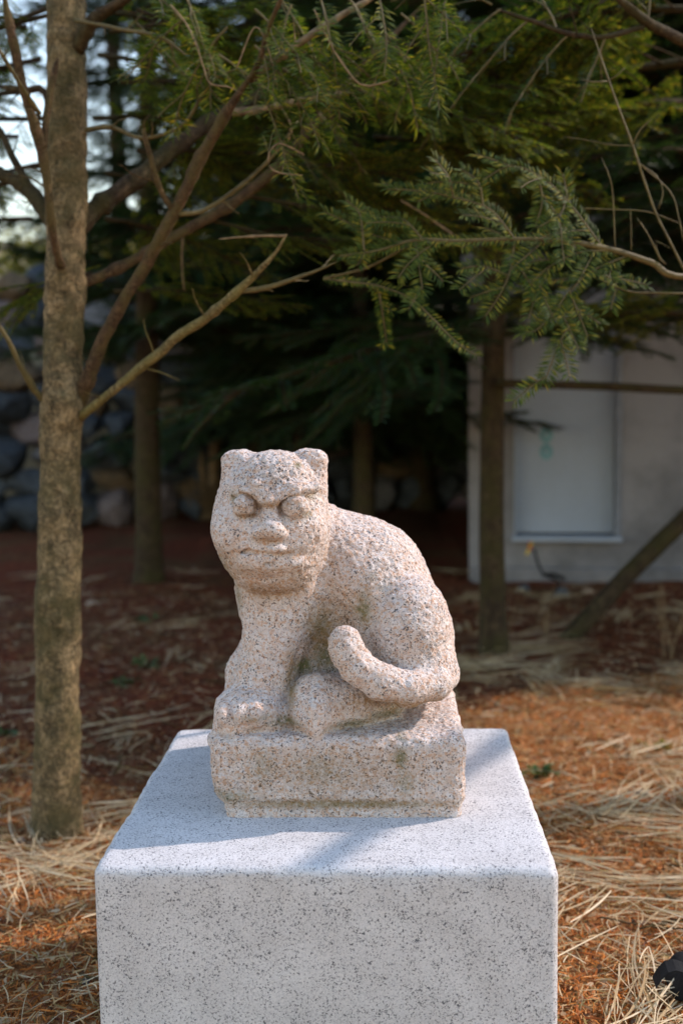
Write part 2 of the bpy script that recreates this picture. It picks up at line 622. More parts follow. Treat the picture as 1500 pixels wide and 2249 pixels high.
# ------------------------------------------------------------------ rock wall
def rock_mesh(name, seed, mat, sub=3):
    import bmesh
    bm = bmesh.new()
    bmesh.ops.create_icosphere(bm, subdivisions=sub, radius=1.0)
    v = np.array([x.co[:] for x in bm.verts])
    f = np.array([[y.index for y in x.verts] for x in bm.faces])
    bm.free()
    r = np.random.default_rng(seed)
    d = np.ones(len(v))
    for _ in range(18):                            # cut flat facets
        n = r.normal(size=3)
        n /= np.linalg.norm(n)
        h = r.uniform(0.62, 0.92)
        dd = v @ n
        d = np.where(dd > 0, np.minimum(d, h / np.maximum(dd, 1e-3)), d)
    v = v * d[:, None]
    v *= (1 + 0.06 * vnoise(v + seed * 7, 0.5, seed) + 0.03 * vnoise(v + seed, 0.2, seed))[:, None]
    return make_mesh(name, v, f, mat)


rw = thing('rock_wall', 'dry stacked retaining wall of blue grey boulders behind the firs', 'wall', (0, 0, 0))
rock_meshes = [rock_mesh('stone', 40 + n, ROCKS[n % 5]) for n in range(10)]
for _m in rock_meshes:
    _m.polygons.foreach_set('use_smooth', np.zeros(len(_m.polygons), bool))
r = np.random.default_rng(21)
wx0, wy0 = -4.6, 6.0
wall_dir = np.array([0.93, 0.37])
z = 0.0
row = 0
while z < 1.75:
    hh = r.uniform(0.19, 0.28)
    s = -0.6 + r.uniform(0, 0.3)
    while s < 6.2:
        w = r.uniform(0.22, 0.46)
        top = 1.85 if s < 3.6 else 1.85 - (s - 3.6) * 0.32
        if z < top:
            c = np.array([wx0, wy0]) + wall_dir * (s + w / 2)
            o = link('stone', rock_meshes[r.choice([0, 1, 0, 1, 2, 3, 4, 5, 6, 5, 6, 7, 8, 9])], rw,
                     (c[0], c[1] + 0.10 * z / 0.3 * 0.5 + r.uniform(-0.05, 0.05), z + hh / 2 + r.uniform(-0.02, 0.02)),
                     (r.uniform(-0.35, 0.35), r.uniform(-0.3, 0.3), 0.38 + r.uniform(-0.5, 0.5)),
                     (w * 0.66, r.uniform(0.20, 0.28), hh * 0.72))
        s += w
    z += hh * 0.92
    row += 1

# ------------------------------------------------------------------ concrete building on the right
BY = float(gp(1029, 1272)[1])
bx0 = float(at(1029, 1100, BY)[0])
BROT = -0.115
bld = thing('concrete_building', 'pale grey concrete building with a white panelled opening, at right behind the fir trunk', 'building', (bx0, BY, 0), BROT)


def bpx(px, py, dy=0.0):
    d = ray(px, py)                       # meet the (turned) front plane
    n = np.array([-math.sin(BROT), math.cos(BROT), 0.0])
    o_ = np.array([bx0, BY, 0.0]) + n * dy
    p = CAM + d * (((o_ - CAM) @ n) / (d @ n)) - np.array([bx0, BY, 0.0])
    return p[0] * math.cos(BROT) + p[1] * math.sin(BROT), p[2]


def part_box(name, x0, x1, y0, y1, z0, z1, mat, parent, bev=0.006):
    b = MB()
    b.box((x0, y0, z0), (x1, y1, z1))
    me = b.mesh(name, mat, False)
    o = link(name, me, parent)
    if bev:
        md = o.modifiers.new('bevel', 'BEVEL')
        md.width = bev
        md.segments = 2
    return o


pxl, pzb = bpx(1128, 1178)
pxr, _ = bpx(1362, 1178)
_, pzt = bpx(1240, 560)
# wall built round the opening so that the panel sits in a real recess
W_ = 5.5
b = MB()
b.box((0, 0, -0.05), (pxl, 5.0, 3.4))
b.box((pxr, 0, -0.05), (W_, 5.0, 3.4))
b.box((pxl, 0.003, -0.05), (pxr, 4.99, pzb))
b.box((pxl, 0.003, pzt), (pxr, 4.99, 3.4))
b.box((pxl, 0.30, pzb), (pxr, 4.98, pzt))
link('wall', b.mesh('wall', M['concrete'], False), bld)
z0 = bpx(1400, 1247)[1]
part_box('footing', 0.02, W_, -0.05, -0.002, -0.05, z0, M['concrete'], bld)
zl = bpx(1450, 548)[1]
part_box('ledge', -0.03, W_, -0.05, -0.002, zl - 0.05, zl, M['concrete'], bld)
op = part_box('white_panel', pxl + 0.012, pxr - 0.03, 0.05, 0.075, pzb + 0.012, pzt - 0.01, M['panel_white'], bld)
op['label'] = 'white painted metal panel with a blue green mark'
part_box('frame', pxl + 0.001, pxl + 0.011, -0.012, 0.08, pzb + 0.005, pzt - 0.004, M['panel_white'], bld, 0.002)
part_box('frame', pxr - 0.029, pxr - 0.001, -0.012, 0.08, pzb + 0.005, pzt - 0.004, M['frame_grey'], bld, 0.002)
part_box('sill', pxl - 0.01, pxr + 0.004, -0.06, 0.05, pzb - 0.022, pzb + 0.004, M['panel_white'], bld)
# blurred blue-green figure on the panel: two ring-shaped loops
b = MB()
for cy in (955, 992):
    cx_, cz_ = bpx(1199, cy, 0.05)
    th = np.linspace(0, 2 * math.pi, 17)[:-1]
    ro = 0.033
    v = np.concatenate([np.stack([cx_ + ro * np.cos(th), np.full(16, 0.047), cz_ + ro * 1.25 * np.sin(th)], -1),
                        np.stack([cx_ + ro * 0.25 * np.cos(th), np.full(16, 0.047), cz_ + ro * 0.35 * np.sin(th)], -1)])
    j = np.arange(16)
    b.add(v, np.stack([j, (j + 1) % 16, 16 + (j + 1) % 16, 16 + j], -1))
link('mark', b.mesh('mark', M['sticker'], False), op)


# ================================================================== VEGETATION BUILDERS
def frame_of(t):
    t = t / (np.linalg.norm(t) + 1e-9)
    up = np.array([0, 0, 1.0])
    s = np.cross(t, up)
    if np.linalg.norm(s) < 0.15:
        s = np.cross(t, np.array([0, 1.0, 0]))
    s /= np.linalg.norm(s)
    n = np.cross(s, t)
    return t, s, n


def needle_quads(pts, rng, spacing, length, width, rise=0.35, sweep=0.55, normal=None, keep=1.0, jit_=0.16):
    """flat fir needles set in two rows along a polyline; returns verts (4n,3), faces (n,4)"""
    pts = np.asarray(pts, float)
    seg = np.linalg.norm(np.diff(pts, axis=0), axis=1)
    L = seg.sum()
    n = max(2, int(L / spacing))
    s = (np.arange(n) + rng.uniform(0, 1, n)) / n * L
    cum = np.concatenate([[0], np.cumsum(seg)])
    k = np.clip(np.searchsorted(cum, s) - 1, 0, len(seg) - 1)
    f = (s - cum[k]) / (seg[k] + 1e-9)
    p = pts[k] + (pts[k + 1] - pts[k]) * f[:, None]
    t = (pts[k + 1] - pts[k]) / (seg[k][:, None] + 1e-9)
    up = np.array([0, 0, 1.0]) if normal is None else np.asarray(normal, float)
    side = np.cross(t, up)
    ln = np.linalg.norm(side, axis=1)
    side[ln < 0.15] = np.cross(t[ln < 0.15], np.array([0, 1.0, 0]))
    side /= np.linalg.norm(side, axis=1)[:, None]
    nor = np.cross(side, t)
    vs, m = [], 0
    for sg in (-1, 1):
        jit = rng.normal(0, jit_, (n, 3))
        end = np.clip((L - s) / (0.6 * length), 0.0, 1.0)      # the end needles fan out round the bud
        sw = sweep + (1 - end) * rng.uniform(0.2, 1.4, n)
        d = side * sg + t * sw[:, None] + nor * (rise * rng.uniform(0.2, 1.8, n))[:, None] + jit
        d /= np.linalg.norm(d, axis=1)[:, None]
        ln = length * rng.uniform(0.75, 1.12, n) * np.clip(0.55 + s / (1.2 * length), 0.5, 1)
        w = np.cross(d, nor)
        w /= np.linalg.norm(w, axis=1)[:, None] + 1e-9
        w *= width * 0.5
        tip = p + d * ln[:, None] + nor * (-0.06 * ln)[:, None]
        mid = p + d * (0.55 * ln)[:, None] + nor * (0.03 * ln)[:, None]
        vs.append(np.stack([p, mid - w, tip, mid + w], 1))
    v = np.concatenate(vs)
    if keep < 1:
        v = v[rng.uniform(size=len(v)) < keep]
    n = len(v)
    return v.reshape(-1, 3), np.arange(n * 4).reshape(n, 4)


def wander(p0, d0, L, rng, step=0.03, curl=0.05, droop=0.0):
    n = max(3, int(L / step) + 1)
    d = np.asarray(d0, float) / np.linalg.norm(d0)
    p = [np.asarray(p0, float)]
    for _ in range(n - 1):
        d = d + rng.normal(0, curl, 3) + np.array([0, 0, -droop])
        d /= np.linalg.norm(d)
        p.append(p[-1] + d * (L / (n - 1)))
    return np.array(p)


def bough(seed, L=1.1, spacing=0.0044, nl=0.027, nw=0.0046):
    """a background fir bough along +x: returns (wood mesh, needle mesh)"""
    rng = np.random.default_rng(seed)
    wood, nd = MB(), MB()
    ax = wander((0, 0, 0), (1, 0, 0.10), L, rng, 0.06, 0.035, 0.012)
    wood.tube(ax, np.linspace(0.014, 0.003, len(ax)), 6)
    nd.add(*needle_quads(ax[len(ax) // 3:], rng, spacing, nl, nw))
    n = 17
    for i in range(n):
        f = 0.12 + 0.86 * i / n
        k = min(len(ax) - 2, int(f * (len(ax) - 1)))
        t, s, nn = frame_of(ax[k + 1] - ax[k])
        for sg in (-1, 1):
            if rng.uniform() < 0.14:
                continue
            l2 = (0.46 * (1 - f) + 0.10) * L * rng.uniform(0.65, 1.15) * min(1, 0.5 + f * 2.5)
            d = t * 0.75 + s * sg * 0.9 + nn * rng.uniform(-0.25, 0.15)
            tw = wander(ax[k], d, l2, rng, 0.05, 0.06, 0.03)
            wood.tube(tw, np.linspace(0.0045, 0.0015, len(tw)), 4, False)
            nd.add(*needle_quads(tw[1 if f > 0.3 else len(tw) // 3:], rng, spacing, nl, nw))
            m = int(l2 / 0.055)
            for j in range(1, m):
                if rng.uniform() < 0.25:
                    continue
                kk = min(len(tw) - 2, int(j / m * (len(tw) - 1)))
                t2, s2, n2 = frame_of(tw[kk + 1] - tw[kk])
                l3 = max(0.05, (1 - j / m) * l2 * 0.5) * rng.uniform(0.7, 1.2)
                t3 = wander(tw[kk], t2 * 0.8 + s2 * (1 if j % 2 else -1) * 0.8 + n2 * rng.uniform(-0.2, 0.1), l3, rng, 0.04, 0.06, 0.03)
                nd.add(*needle_quads(t3, rng, spacing, nl, nw))
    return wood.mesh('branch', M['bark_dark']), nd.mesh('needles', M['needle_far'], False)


BOUGHS = [bough(100 + n) for n in range(5)]


def trunk_mesh(name, h, r0, r1, lean, rng, mat, seg=20, step=0.03, flare=0.35, knots=(), rough=0.02, path=None):
    n = int(h / step)
    zz = np.linspace(-0.06, h, n)
    rad = r0 + (r1 - r0) * np.clip(zz / h, 0, 1)
    rad = rad * (1 + flare * np.exp(-np.clip(zz, 0, 9) / 0.06))
    px_ = lean[0] * zz + 0.006 * np.sin(zz * 3.1 + rng.uniform(0, 6))
    py_ = lean[1] * zz
    if path is not None:
        px_ = np.interp(zz, path[1], path[0])
    th = np.linspace(0, 2 * math.pi, seg, endpoint=False)
    v = np.stack([px_[:, None] + rad[:, None] * np.cos(th), py_[:, None] + rad[:, None] * np.sin(th), np.repeat(zz[:, None], seg, 1)], -1).reshape(-1, 3)
    nrm = np.stack([np.tile(np.cos(th), n), np.tile(np.sin(th), n), np.zeros(n * seg)], -1)
    off = rng.uniform(0, 50)
    v = v + nrm * (r0 * (rough * 2 * vnoise(v * [1, 1, 0.5] + off, 0.05, 5) + rough * 1.2 * vnoise(v + off, 0.018, 6)))[:, None]
    for (kx, ky, kz, kr, ka) in knots:
        dd = ((v - np.array([kx, ky, kz])) ** 2).sum(1)
        v = v + nrm * (ka * np.exp(-dd / (kr * kr)))[:, None]
    i = np.arange(n - 1)[:, None] * seg
    j = np.arange(seg)[None, :]
    j2 = (j + 1) % seg
    q = np.stack([i + j, i + j2, i + seg + j2, i + seg + j], -1).reshape(-1, 4)
    return make_mesh(name, v, q, mat)


def back_fir(px, py, wpx, h, label, lean=(0, 0), z0=1.05, seed=0, nwh=13, lmax=1.25, skip=None, dens=7, base=None):
    p = gp(px, py) if base is None else np.array(base)
    rr = 0.5 * wpx * mpp(p[1])
    rng = np.random.default_rng(seed)
    t = thing('fir_tree', label, 'tree', (p[0], p[1], 0), 0, 'firs behind the statue')
    link('trunk', trunk_mesh('trunk', h, rr, rr * 0.35, lean, rng, M['bark_dark'], 14, 0.06, 0.25), t)
    for w in range(nwh):
        z = z0 + (h - z0 - 0.1) * w / nwh + rng.uniform(-0.06, 0.06)
        a0 = rng.uniform(0, 6.28)
        for j in range(dens):
            a = a0 + j * 2 * math.pi / dens + rng.uniform(-0.3, 0.3)
            L = lmax * (1 - 0.75 * w / nwh) * rng.uniform(0.75, 1.15)
            if skip and skip(p, z, a, L):
                continue
            wm, nm = BOUGHS[rng.integers(len(BOUGHS))]
            o = link('branch', wm, t, (lean[0] * z, lean[1] * z, z), Euler((rng.uniform(-0.25, 0.25), rng.uniform(-0.18, 0.22), a)), L / 1.1)
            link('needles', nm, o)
    return t


# keep the sun's path to the statue and the plinth open
def in_path(p, z, a, L):
    for f in (0.3, 0.6, 0.9):
        q = np.array([p[0] + math.cos(a) * L * f, p[1] + math.sin(a) * L * f, z])
        for tgt in ((0.02, 0.30, 0.6), (0.25, 0.1, 0.36), (-0.1, 0.3, 0.8), (0.6, 0.9, 0), (-0.5, 0.8, 0), (-.67, 1.03, .25), (-.67, 1.03, .75), (0.75, 1.35, 0), (1.0, 1.7, 0), (0.6, 0.6, 0)):
            d = q - np.array(tgt)
            s = np.array(SUN)
            tt = d @ s
            if tt > 0 and np.linalg.norm(d - s * tt) < 0.38:
                return True
    return False


back_fir(1083, 1420, 58, 5.2, 'fir with bare mossy trunk standing before the white panel', (0.0, 0.0), 1.22, 1, 13, 1.25, in_path, 6)
back_fir(325, 1276, 62, 5.0, 'fir with dark leaning trunk rising from red needles before the boulders', (0.035, 0), 1.25, 2, 12, 1.05, None, 6)
back_fir(575, 1140, 60, 5.0, 'fir with brown trunk directly behind the left ear of the statue', (0, 0), 0.80, 3, 17, 1.5)
back_fir(800, 1165, 52, 5.0, 'dense dark fir behind the back of the statue', (0.01, 0), 0.78, 4, 18, 1.4)
back_fir(665, 1210, 34, 3.9, 'slim young fir between the two brown trunks behind the statue head', (0.0, 0), 0.88, 5, 15, 0.9)
back_fir(930, 1115, 60, 5.5, 'far fir close to the left corner of the concrete building', (0, 0), 1.0, 6, 15, 1.3)
back_fir(0, 0, 60, 5.5, 'fir with dark boughs hanging before the upper concrete wall', (0, 0), 1.55, 8, 14, 1.45, in_path, 8, (1.62, 3.1, 0))
back_fir(0, 0, 60, 5.0, 'fir whose loose crown fills the gap beside the left trunk', (0, 0), 1.7, 9, 9, 1.2, None, 5, (-2.1, 8.0, 0.0))
back_fir(0, 0, 70, 6.0, 'tall fir in the second row, seen left of the brown trunk', (0, 0), 0.75, 10, 17, 1.5, None, 7, (-0.75, 8.2, 0.0))
back_fir(0, 0, 70, 6.0, 'tall fir in the second row, seen between the two nearer dark firs', (0, 0), 0.7, 11, 17, 1.6, None, 7, (0.05, 8.0, 0.0))
back_fir(0, 0, 44, 4.6, 'nearest of the dark firs, hidden low down by the back of the statue', (0, 0), 0.95, 12, 15, 1.2, in_path, 7, (-0.03, 4.6, 0.0))
back_fir(0, 0, 60, 5.6, 'fir whose boughs darken the top right corner before the building', (0, 0), 2.0, 13, 12, 1.5, in_path, 9, (1.5, 2.62, 0.0))

# ================================================================== PLINTH
def rounded_box_mesh(name, hx_, hy_, h, rt, rv, mat, step=0.012, rough=0.0007):
    """a block standing on z=0: rounded vertical corners rv, rounded top arris rt, softly uneven faces"""
    prof = []
    nc = 8
    def ring(inset):
        pts = []
        for (sx, sy, a0) in ((1, 1, 0), (-1, 1, 90), (-1, -1, 180), (1, -1, 270)):
            for k in range(nc + 1):
                a = math.radians(a0 + 90 * k / nc)
                rr = max(rv - inset, 0.0015)
                pts.append((sx * (hx_ - inset - rr) + rr * math.cos(a), sy * (hy_ - inset - rr) + rr * math.sin(a)))
            # straight run to the next corner
            nx = {(1, 1): (-1, 1), (-1, 1): (-1, -1), (-1, -1): (1, -1), (1, -1): (1, 1)}[(sx, sy)]
            p0 = pts[-1]
            rr = max(rv - inset, 0.0015)
            a = math.radians(a0 + 90)
            p1 = (nx[0] * (hx_ - inset - rr) + rr * math.cos(a), nx[1] * (hy_ - inset - rr) + rr * math.sin(a))
            for k in range(1, 48):
                pts.append((p0[0] + (p1[0] - p0[0]) * k / 48, p0[1] + (p1[1] - p0[1]) * k / 48))
        return np.array(pts)
    levels = [(z, 0.0) for z in np.linspace(0, h - rt, 26)]
    for k in range(1, 7):
        a = math.radians(90 * k / 6)
        levels.append((h - rt + rt * math.sin(a), rt * (1 - math.cos(a))))
    ins = rt
    while ins < min(hx_, hy_) - 0.02:
        ins += step
        levels.append((h, ins))
    vs = []
    for (z, i_) in levels:
        rg = ring(i_)
        vs.append(np.column_stack([rg, np.full(len(rg), z)]))
    n = len(vs[0])
    v = np.concatenate(vs)
    i = np.arange(len(levels) - 1)[:, None] * n
    j = np.arange(n)[None, :]
    j2 = (j + 1) % n
    q = np.stack([i + j, i + j2, i + n + j2, i + n + j], -1).reshape(-1, 4)
    last = (len(levels) - 1) * n
    c = len(v)
    v = np.vstack([v, [[0, 0, h]]])
    tri = np.stack([np.full(n, c), last + np.arange(n), last + (np.arange(n) + 1) % n], -1)
    # slightly worn arris
    d = vnoise(v, 0.011, 31) * rough + vnoise(v, 0.05, 32) * rough
    edge = np.exp(-((v[:, 2] - h) / 0.02) ** 2) * np.exp(-(np.maximum(0, np.minimum(hx_ - abs(v[:, 0]), hy_ - abs(v[:, 1]))) / 0.02) ** 2)
    cen = np.array([0, 0, h * 0.5])
    nr = v - cen
    nr /= np.linalg.norm(nr, axis=1)[:, None]
    v = v + nr * ((d * 0.25 + edge * d * 2.2))[:, None]
    return make_mesh(name, v, [q, tri], mat)


pl = link('granite_plinth', rounded_box_mesh('granite_plinth', 0.3, 0.3, ZP + 0.04, 0.013, 0.014, M['plinth']), None, (0, 0.3, -0.04))
tag(pl, 'light grey speckled granite block plinth carrying the carved animal', 'plinth')

# ================================================================== STATUE (one carved stone: signed distances, then surface nets)
SX0, SY0, SZ0 = -0.20, 0.13, ZP - 0.006
VOX = 0.0022
NX, NY, NZ = int(0.43 / VOX), int(0.42 / VOX), int(0.56 / VOX)
GX = (SX0 + VOX * np.arange(NX)).astype(np.float32)
GY = (SY0 + VOX * np.arange(NY)).astype(np.float32)
GZ = (SZ0 + VOX * np.arange(NZ)).astype(np.float32)


class Field:
    def __init__(self):
        self.d = np.full((NX, NY, NZ), 0.06, np.float32)

    def win(self, lo, hi, pad=0.05):
        s = []
        for a, l, h in ((GX, lo[0], hi[0]), (GY, lo[1], hi[1]), (GZ, lo[2], hi[2])):
            i0 = int(np.searchsorted(a, l - pad))
            i1 = int(np.searchsorted(a, h + pad))
            s.append(slice(max(0, i0), max(i0 + 1, i1)))
        s = tuple(s)
        return s, GX[s[0]][:, None, None], GY[s[1]][None, :, None], GZ[s[2]][None, None, :]

    def put(self, s, d, k, op='u'):
        a = self.d[s]
        if op == 'u':
            if k > 0:
                h = np.clip(0.5 + 0.5 * (a - d) / k, 0, 1)
                self.d[s] = a + (d - a) * h - k * h * (1 - h)
            else:
                self.d[s] = np.minimum(a, d)
        else:
            h = np.clip(0.5 - 0.5 * (a + d) / k, 0, 1)
            self.d[s] = a + (-d - a) * h + k * h * (1 - h)

    def ell(self, c, r, k=0.012, op='u', rot=0.0, rotz=0.0):
        """ellipsoid with radii r = (x, y, z); rot turns it in the picture plane (about y), rotz about the vertical"""
        R_ = max(r)
        s, x, y, z = self.win(np.array(c) - R_, np.array(c) + R_)
        x, y, z = x - c[0], y - c[1], z - c[2]
        if rotz:
            x, y = x * math.cos(rotz) + y * math.sin(rotz), -x * math.sin(rotz) + y * math.cos(rotz)
        if rot:
            x, z = x * math.cos(rot) + z * math.sin(rot), -x * math.sin(rot) + z * math.cos(rot)
        k0 = np.sqrt((x / r[0]) ** 2 + (y / r[1]) ** 2 + (z / r[2]) ** 2)
        k1 = np.sqrt((x / r[0] ** 2) ** 2 + (y / r[1] ** 2) ** 2 + (z / r[2] ** 2) ** 2)
        self.put(s, k0 * (k0 - 1) / (k1 + 1e-6), k, op)

    def cone(self, a, ra, b, rb, k=0.012, op='u'):
        a, b = np.array(a, float), np.array(b, float)
        R_ = max(ra, rb)
        s, x, y, z = self.win(np.minimum(a, b) - R_, np.maximum(a, b) + R_)
        ab = b - a
        L2 = float(ab @ ab)
        t = np.clip(((x - a[0]) * ab[0] + (y - a[1]) * ab[1] + (z - a[2]) * ab[2]) / L2, 0, 1)
        d = np.sqrt((x - a[0] - t * ab[0]) ** 2 + (y - a[1] - t * ab[1]) ** 2 + (z - a[2] - t * ab[2]) ** 2) - (ra + (rb - ra) * t)
        self.put(s, d, k, op)

    def chain(self, pts, k=0.012, op='u'):
        """chain of tapered limbs: its own union first, so that the joints keep their thickness"""
        g = Field.__new__(Field)
        lo = np.min([np.array(p[:3]) - p[3] for p in pts], 0)
        hi = np.max([np.array(p[:3]) + p[3] for p in pts], 0)
        s, x, y, z = self.win(lo, hi)
        dm = None
        for p, q_ in zip(pts[:-1], pts[1:]):
            a, b = np.array(p[:3]), np.array(q_[:3])
            ab = b - a
            t = np.clip(((x - a[0]) * ab[0] + (y - a[1]) * ab[1] + (z - a[2]) * ab[2]) / float(ab @ ab), 0, 1)
            d = np.sqrt((x - a[0] - t * ab[0]) ** 2 + (y - a[1] - t * ab[1]) ** 2 + (z - a[2] - t * ab[2]) ** 2) - (p[3] + (q_[3] - p[3]) * t)
            if dm is None:
                dm = d
            else:
                h = np.clip(0.5 + 0.5 * (dm - d) / 0.006, 0, 1)
                dm = dm + (d - dm) * h - 0.006 * h * (1 - h)
        self.put(s, dm, k, op)

    def rbox(self, c, hf, rd, k=0.006, op='u', rot=0.0):
        R_ = max(hf)
        s, x, y, z = self.win(np.array(c) - np.array(hf) - (0.03 if rot else 0), np.array(c) + np.array(hf) + (0.03 if rot else 0))
        x, y, z = x - c[0], y - c[1], z - c[2]
        if rot:
            x, z = x * math.cos(rot) + z * math.sin(rot), -x * math.sin(rot) + z * math.cos(rot)
        qx, qy, qz = abs(x) - hf[0] + rd, abs(y) - hf[1] + rd, abs(z) - hf[2] + rd
        d = np.sqrt(np.maximum(qx, 0) ** 2 + np.maximum(qy, 0) ** 2 + np.maximum(qz, 0) ** 2) + np.minimum(np.maximum(qx, np.maximum(qy, qz)), 0) - rd
        self.put(s, d, k, op)


def P(px, py, Y):
    return tuple(at(px, py, Y))


def P4(px, py, Y, r):
    return tuple(at(px, py, Y)) + (r * mpp(Y),)


def E3(rx, rz, Y, ry):
    return (rx * mpp(Y), ry, rz * mpp(Y))


YF = 0.169                                     # front face of the statue's own base
body, base = Field(), Field()
# --- base block
xl, xr = at(461, 1690, YF)[0], at(1023, 1690, YF)[0]
ztop = at(740, 1622, YF)[2]
zlow = at(740, 1762, YF)[2]
cxb, hxb = (xl + xr) / 2, (xr - xl) / 2
YB = 0.525
base.rbox((cxb, (YF + YB) / 2, (ztop + zlow - 0.012) / 2), (hxb, (YB - YF) / 2, (ztop - zlow + 0.012) / 2), 0.017, 0)
base.rbox((cxb + 0.005, (YF + YB) / 2 + 0.001, ZP + 0.02), (hxb - 0.0115, (YB - YF) / 2 - 0.0015, 0.028), 0.010, 0.006)
# wear: the lower left corner is knocked back
base.ell((xl - 0.008, YF - 0.004, ZP + 0.012), (0.030, 0.04, 0.045), 0.012, 's', 0.3)
base.cone((xl, YF - 0.0015, zlow - 0.001), 0.0022, (xr, YF - 0.0015, zlow - 0.002), 0.0022, 0.004, 's')

# --- torso, seen from its side: shoulders left, rump right
body.cone(P(675, 1205, 0.365), 112 * mpp(0.365), P(785, 1285, 0.37), 146 * mpp(0.37), k=0.03)
body.cone(P(785, 1285, 0.37), 146 * mpp(0.37), P(846, 1400, 0.37), 152 * mpp(0.37), k=0.03)
body.ell(P(838, 1450, 0.38), E3(158, 100, 0.38, 0.11), 0.02)
body.ell(P(745, 1450, 0.375), E3(150, 170, 0.375, 0.085), 0.02)              # belly, left solid
body.ell(P(625, 1300, 0.335), E3(102, 150, 0.335, 0.088), 0.035)             # chest
body.ell(P(655, 1510, 0.32), E3(90, 110, 0.32, 0.055), 0.03)                 # stone left between the feet
# hollow between the front leg and the thigh
body.ell(P(742, 1385, 0.245), E3(48, 95, 0.245, 0.040), 0.02, 's', 0.22)
# --- far front leg and paw
body.chain([P4(625, 1340, 0.36, 70), P4(580, 1420, 0.36, 50), P4(553, 1474, 0.352, 55), P4(545, 1545, 0.33, 56)], 0.008)
# --- near front leg
body.chain([P4(628, 1290, 0.30, 92), P4(606, 1400, 0.283, 74), P4(590, 1480, 0.270, 66), P4(572, 1530, 0.258, 64)], 0.010)
body.ell(P(550, 1550, 0.236), E3(79, 47, 0.236, 0.055), 0.010)
body.ell(P(590, 1575, 0.245), E3(58, 40, 0.245, 0.05), 0.014)
body.ell(P(520, 1585, 0.232), E3(50, 34, 0.232, 0.05), 0.014)
for tx in (494, 528, 564):
    body.ell(P(tx, 1566, 0.200), E3(19, 30, 0.200, 0.026), 0.007)
body.ell(P(505, 1622, 0.225), E3(50, 26, 0.225, 0.045), 0.014)
body.chain([P4(700, 1322, 0.262, 5), P4(682, 1375, 0.256, 7), P4(662, 1430, 0.252, 8), P4(648, 1470, 0.250, 8)], 0.008, 's')
# --- near thigh
body.ell(P(893, 1385, 0.300), E3(97, 128, 0.300, 0.074), 0.009, 'u', -0.10)
body.ell(P(905, 1450, 0.30), E3(98, 72, 0.30, 0.072), 0.012)
# crease round the front of the thigh
body.chain([P4(885, 1262, 0.243, 6), P4(838, 1288, 0.234, 8), P4(808, 1335, 0.232, 8), P4(803, 1385, 0.236, 7)], 0.010, 's')
# --- hind foot
body.chain([P4(850, 1535, 0.28, 46), P4(775, 1542, 0.252, 58), P4(700, 1543, 0.236, 70)], 0.006)
body.ell(P(690, 1562, 0.224), E3(60, 54, 0.224, 0.045), 0.012)
body.chain([P4(618, 1585, 0.200, 5), P4(624, 1545, 0.212, 7), P4(642, 1500, 0.228, 7), P4(680, 1472, 0.240, 6), P4(725, 1468, 0.246, 5)], 0.006, 's')
body.chain([P4(700, 1525, 0.198, 14), P4(696, 1560, 0.184, 21), P4(692, 1606, 0.182, 17)], 0.012)
# --- tail laid round the haunch
body.chain([P4(960, 1462, 0.37, 40), P4(968, 1480, 0.30, 40), P4(952, 1500, 0.245, 39), P4(895, 1513, 0.215, 40), P4(835, 1497, 0.205, 40), P4(787, 1466, 0.202, 39), P4(762, 1432, 0.203, 38), P4(757, 1410, 0.207, 37)], 0.006)

# --- neck
body.cone(P(612, 1215, 0.315), 104 * mpp(0.315), P(628, 1310, 0.322), 98 * mpp(0.322), 0.02)
# --- head, turned to the camera
head = Field()
head.ell(P(597, 1118, 0.285), E3(122, 128, 0.285, 0.085), 0.01)
head.ell(P(592, 1168, 0.272), E3(124, 84, 0.272, 0.080), 0.03)
head.ell(P(600, 1218, 0.272), E3(112, 76, 0.272, 0.076), 0.02)
head.ell(P(608, 1258, 0.278), E3(84, 42, 0.278, 0.062), 0.02)
# ears: blunt flat-topped lobes
head.rbox(P(526, 1040, 0.288), (35 * mpp(0.288), 0.026, 52 * mpp(0.288)), 0.016, 0.016, 'u', 0.14)
head.rbox(P(681, 1040, 0.288), (36 * mpp(0.288), 0.026, 54 * mpp(0.288)), 0.016, 0.016, 'u', -0.08)
# cap of hair over the forehead
head.ell(P(603, 1060, 0.256), E3(88, 72, 0.256, 0.062), 0.004)
# groove between the ears and the cap
head.chain([P4(553, 990, 0.262, 7), P4(533, 1024, 0.234, 6), P4(512, 1062, 0.226, 4)], 0.010, 's')
head.chain([P4(654, 990, 0.262, 7), P4(674, 1026, 0.236, 5), P4(694, 1062, 0.228, 3)], 0.010, 's')
head.chain([P4(518, 1076, 0.224, 12), P4(556, 1082, 0.202, 16), P4(594, 1099, 0.194, 20), P4(645, 1078, 0.200, 16), P4(694, 1070, 0.222, 12)], 0.012)
head.ell(P(565, 1062, 0.200), E3(15, 11, 0.2, 0.011), 0.008)
# eye hollows, then eyes
head.ell(P(537, 1114, 0.199), E3(38, 28, 0.199, 0.013), 0.008, 's')
head.ell(P(646, 1113, 0.199), E3(40, 28, 0.199, 0.013), 0.008, 's')
head.ell(P(538, 1111, 0.206), E3(27, 25, 0.206, 0.020), 0.0015)
head.ell(P(648, 1110, 0.206), E3(31, 27, 0.206, 0.021), 0.0015)
# nose
head.chain([P4(593, 1118, 0.203, 12), P4(592, 1138, 0.191, 17), P4(593, 1158, 0.185, 22)], 0.009)
head.ell(P(602, 1163, 0.181), E3(24, 22, 0.181, 0.015), 0.006)
head.ell(P(571, 1168, 0.189), E3(19, 17, 0.189, 0.013), 0.005)
head.ell(P(616, 1169, 0.188), E3(14, 14, 0.188, 0.012), 0.004)
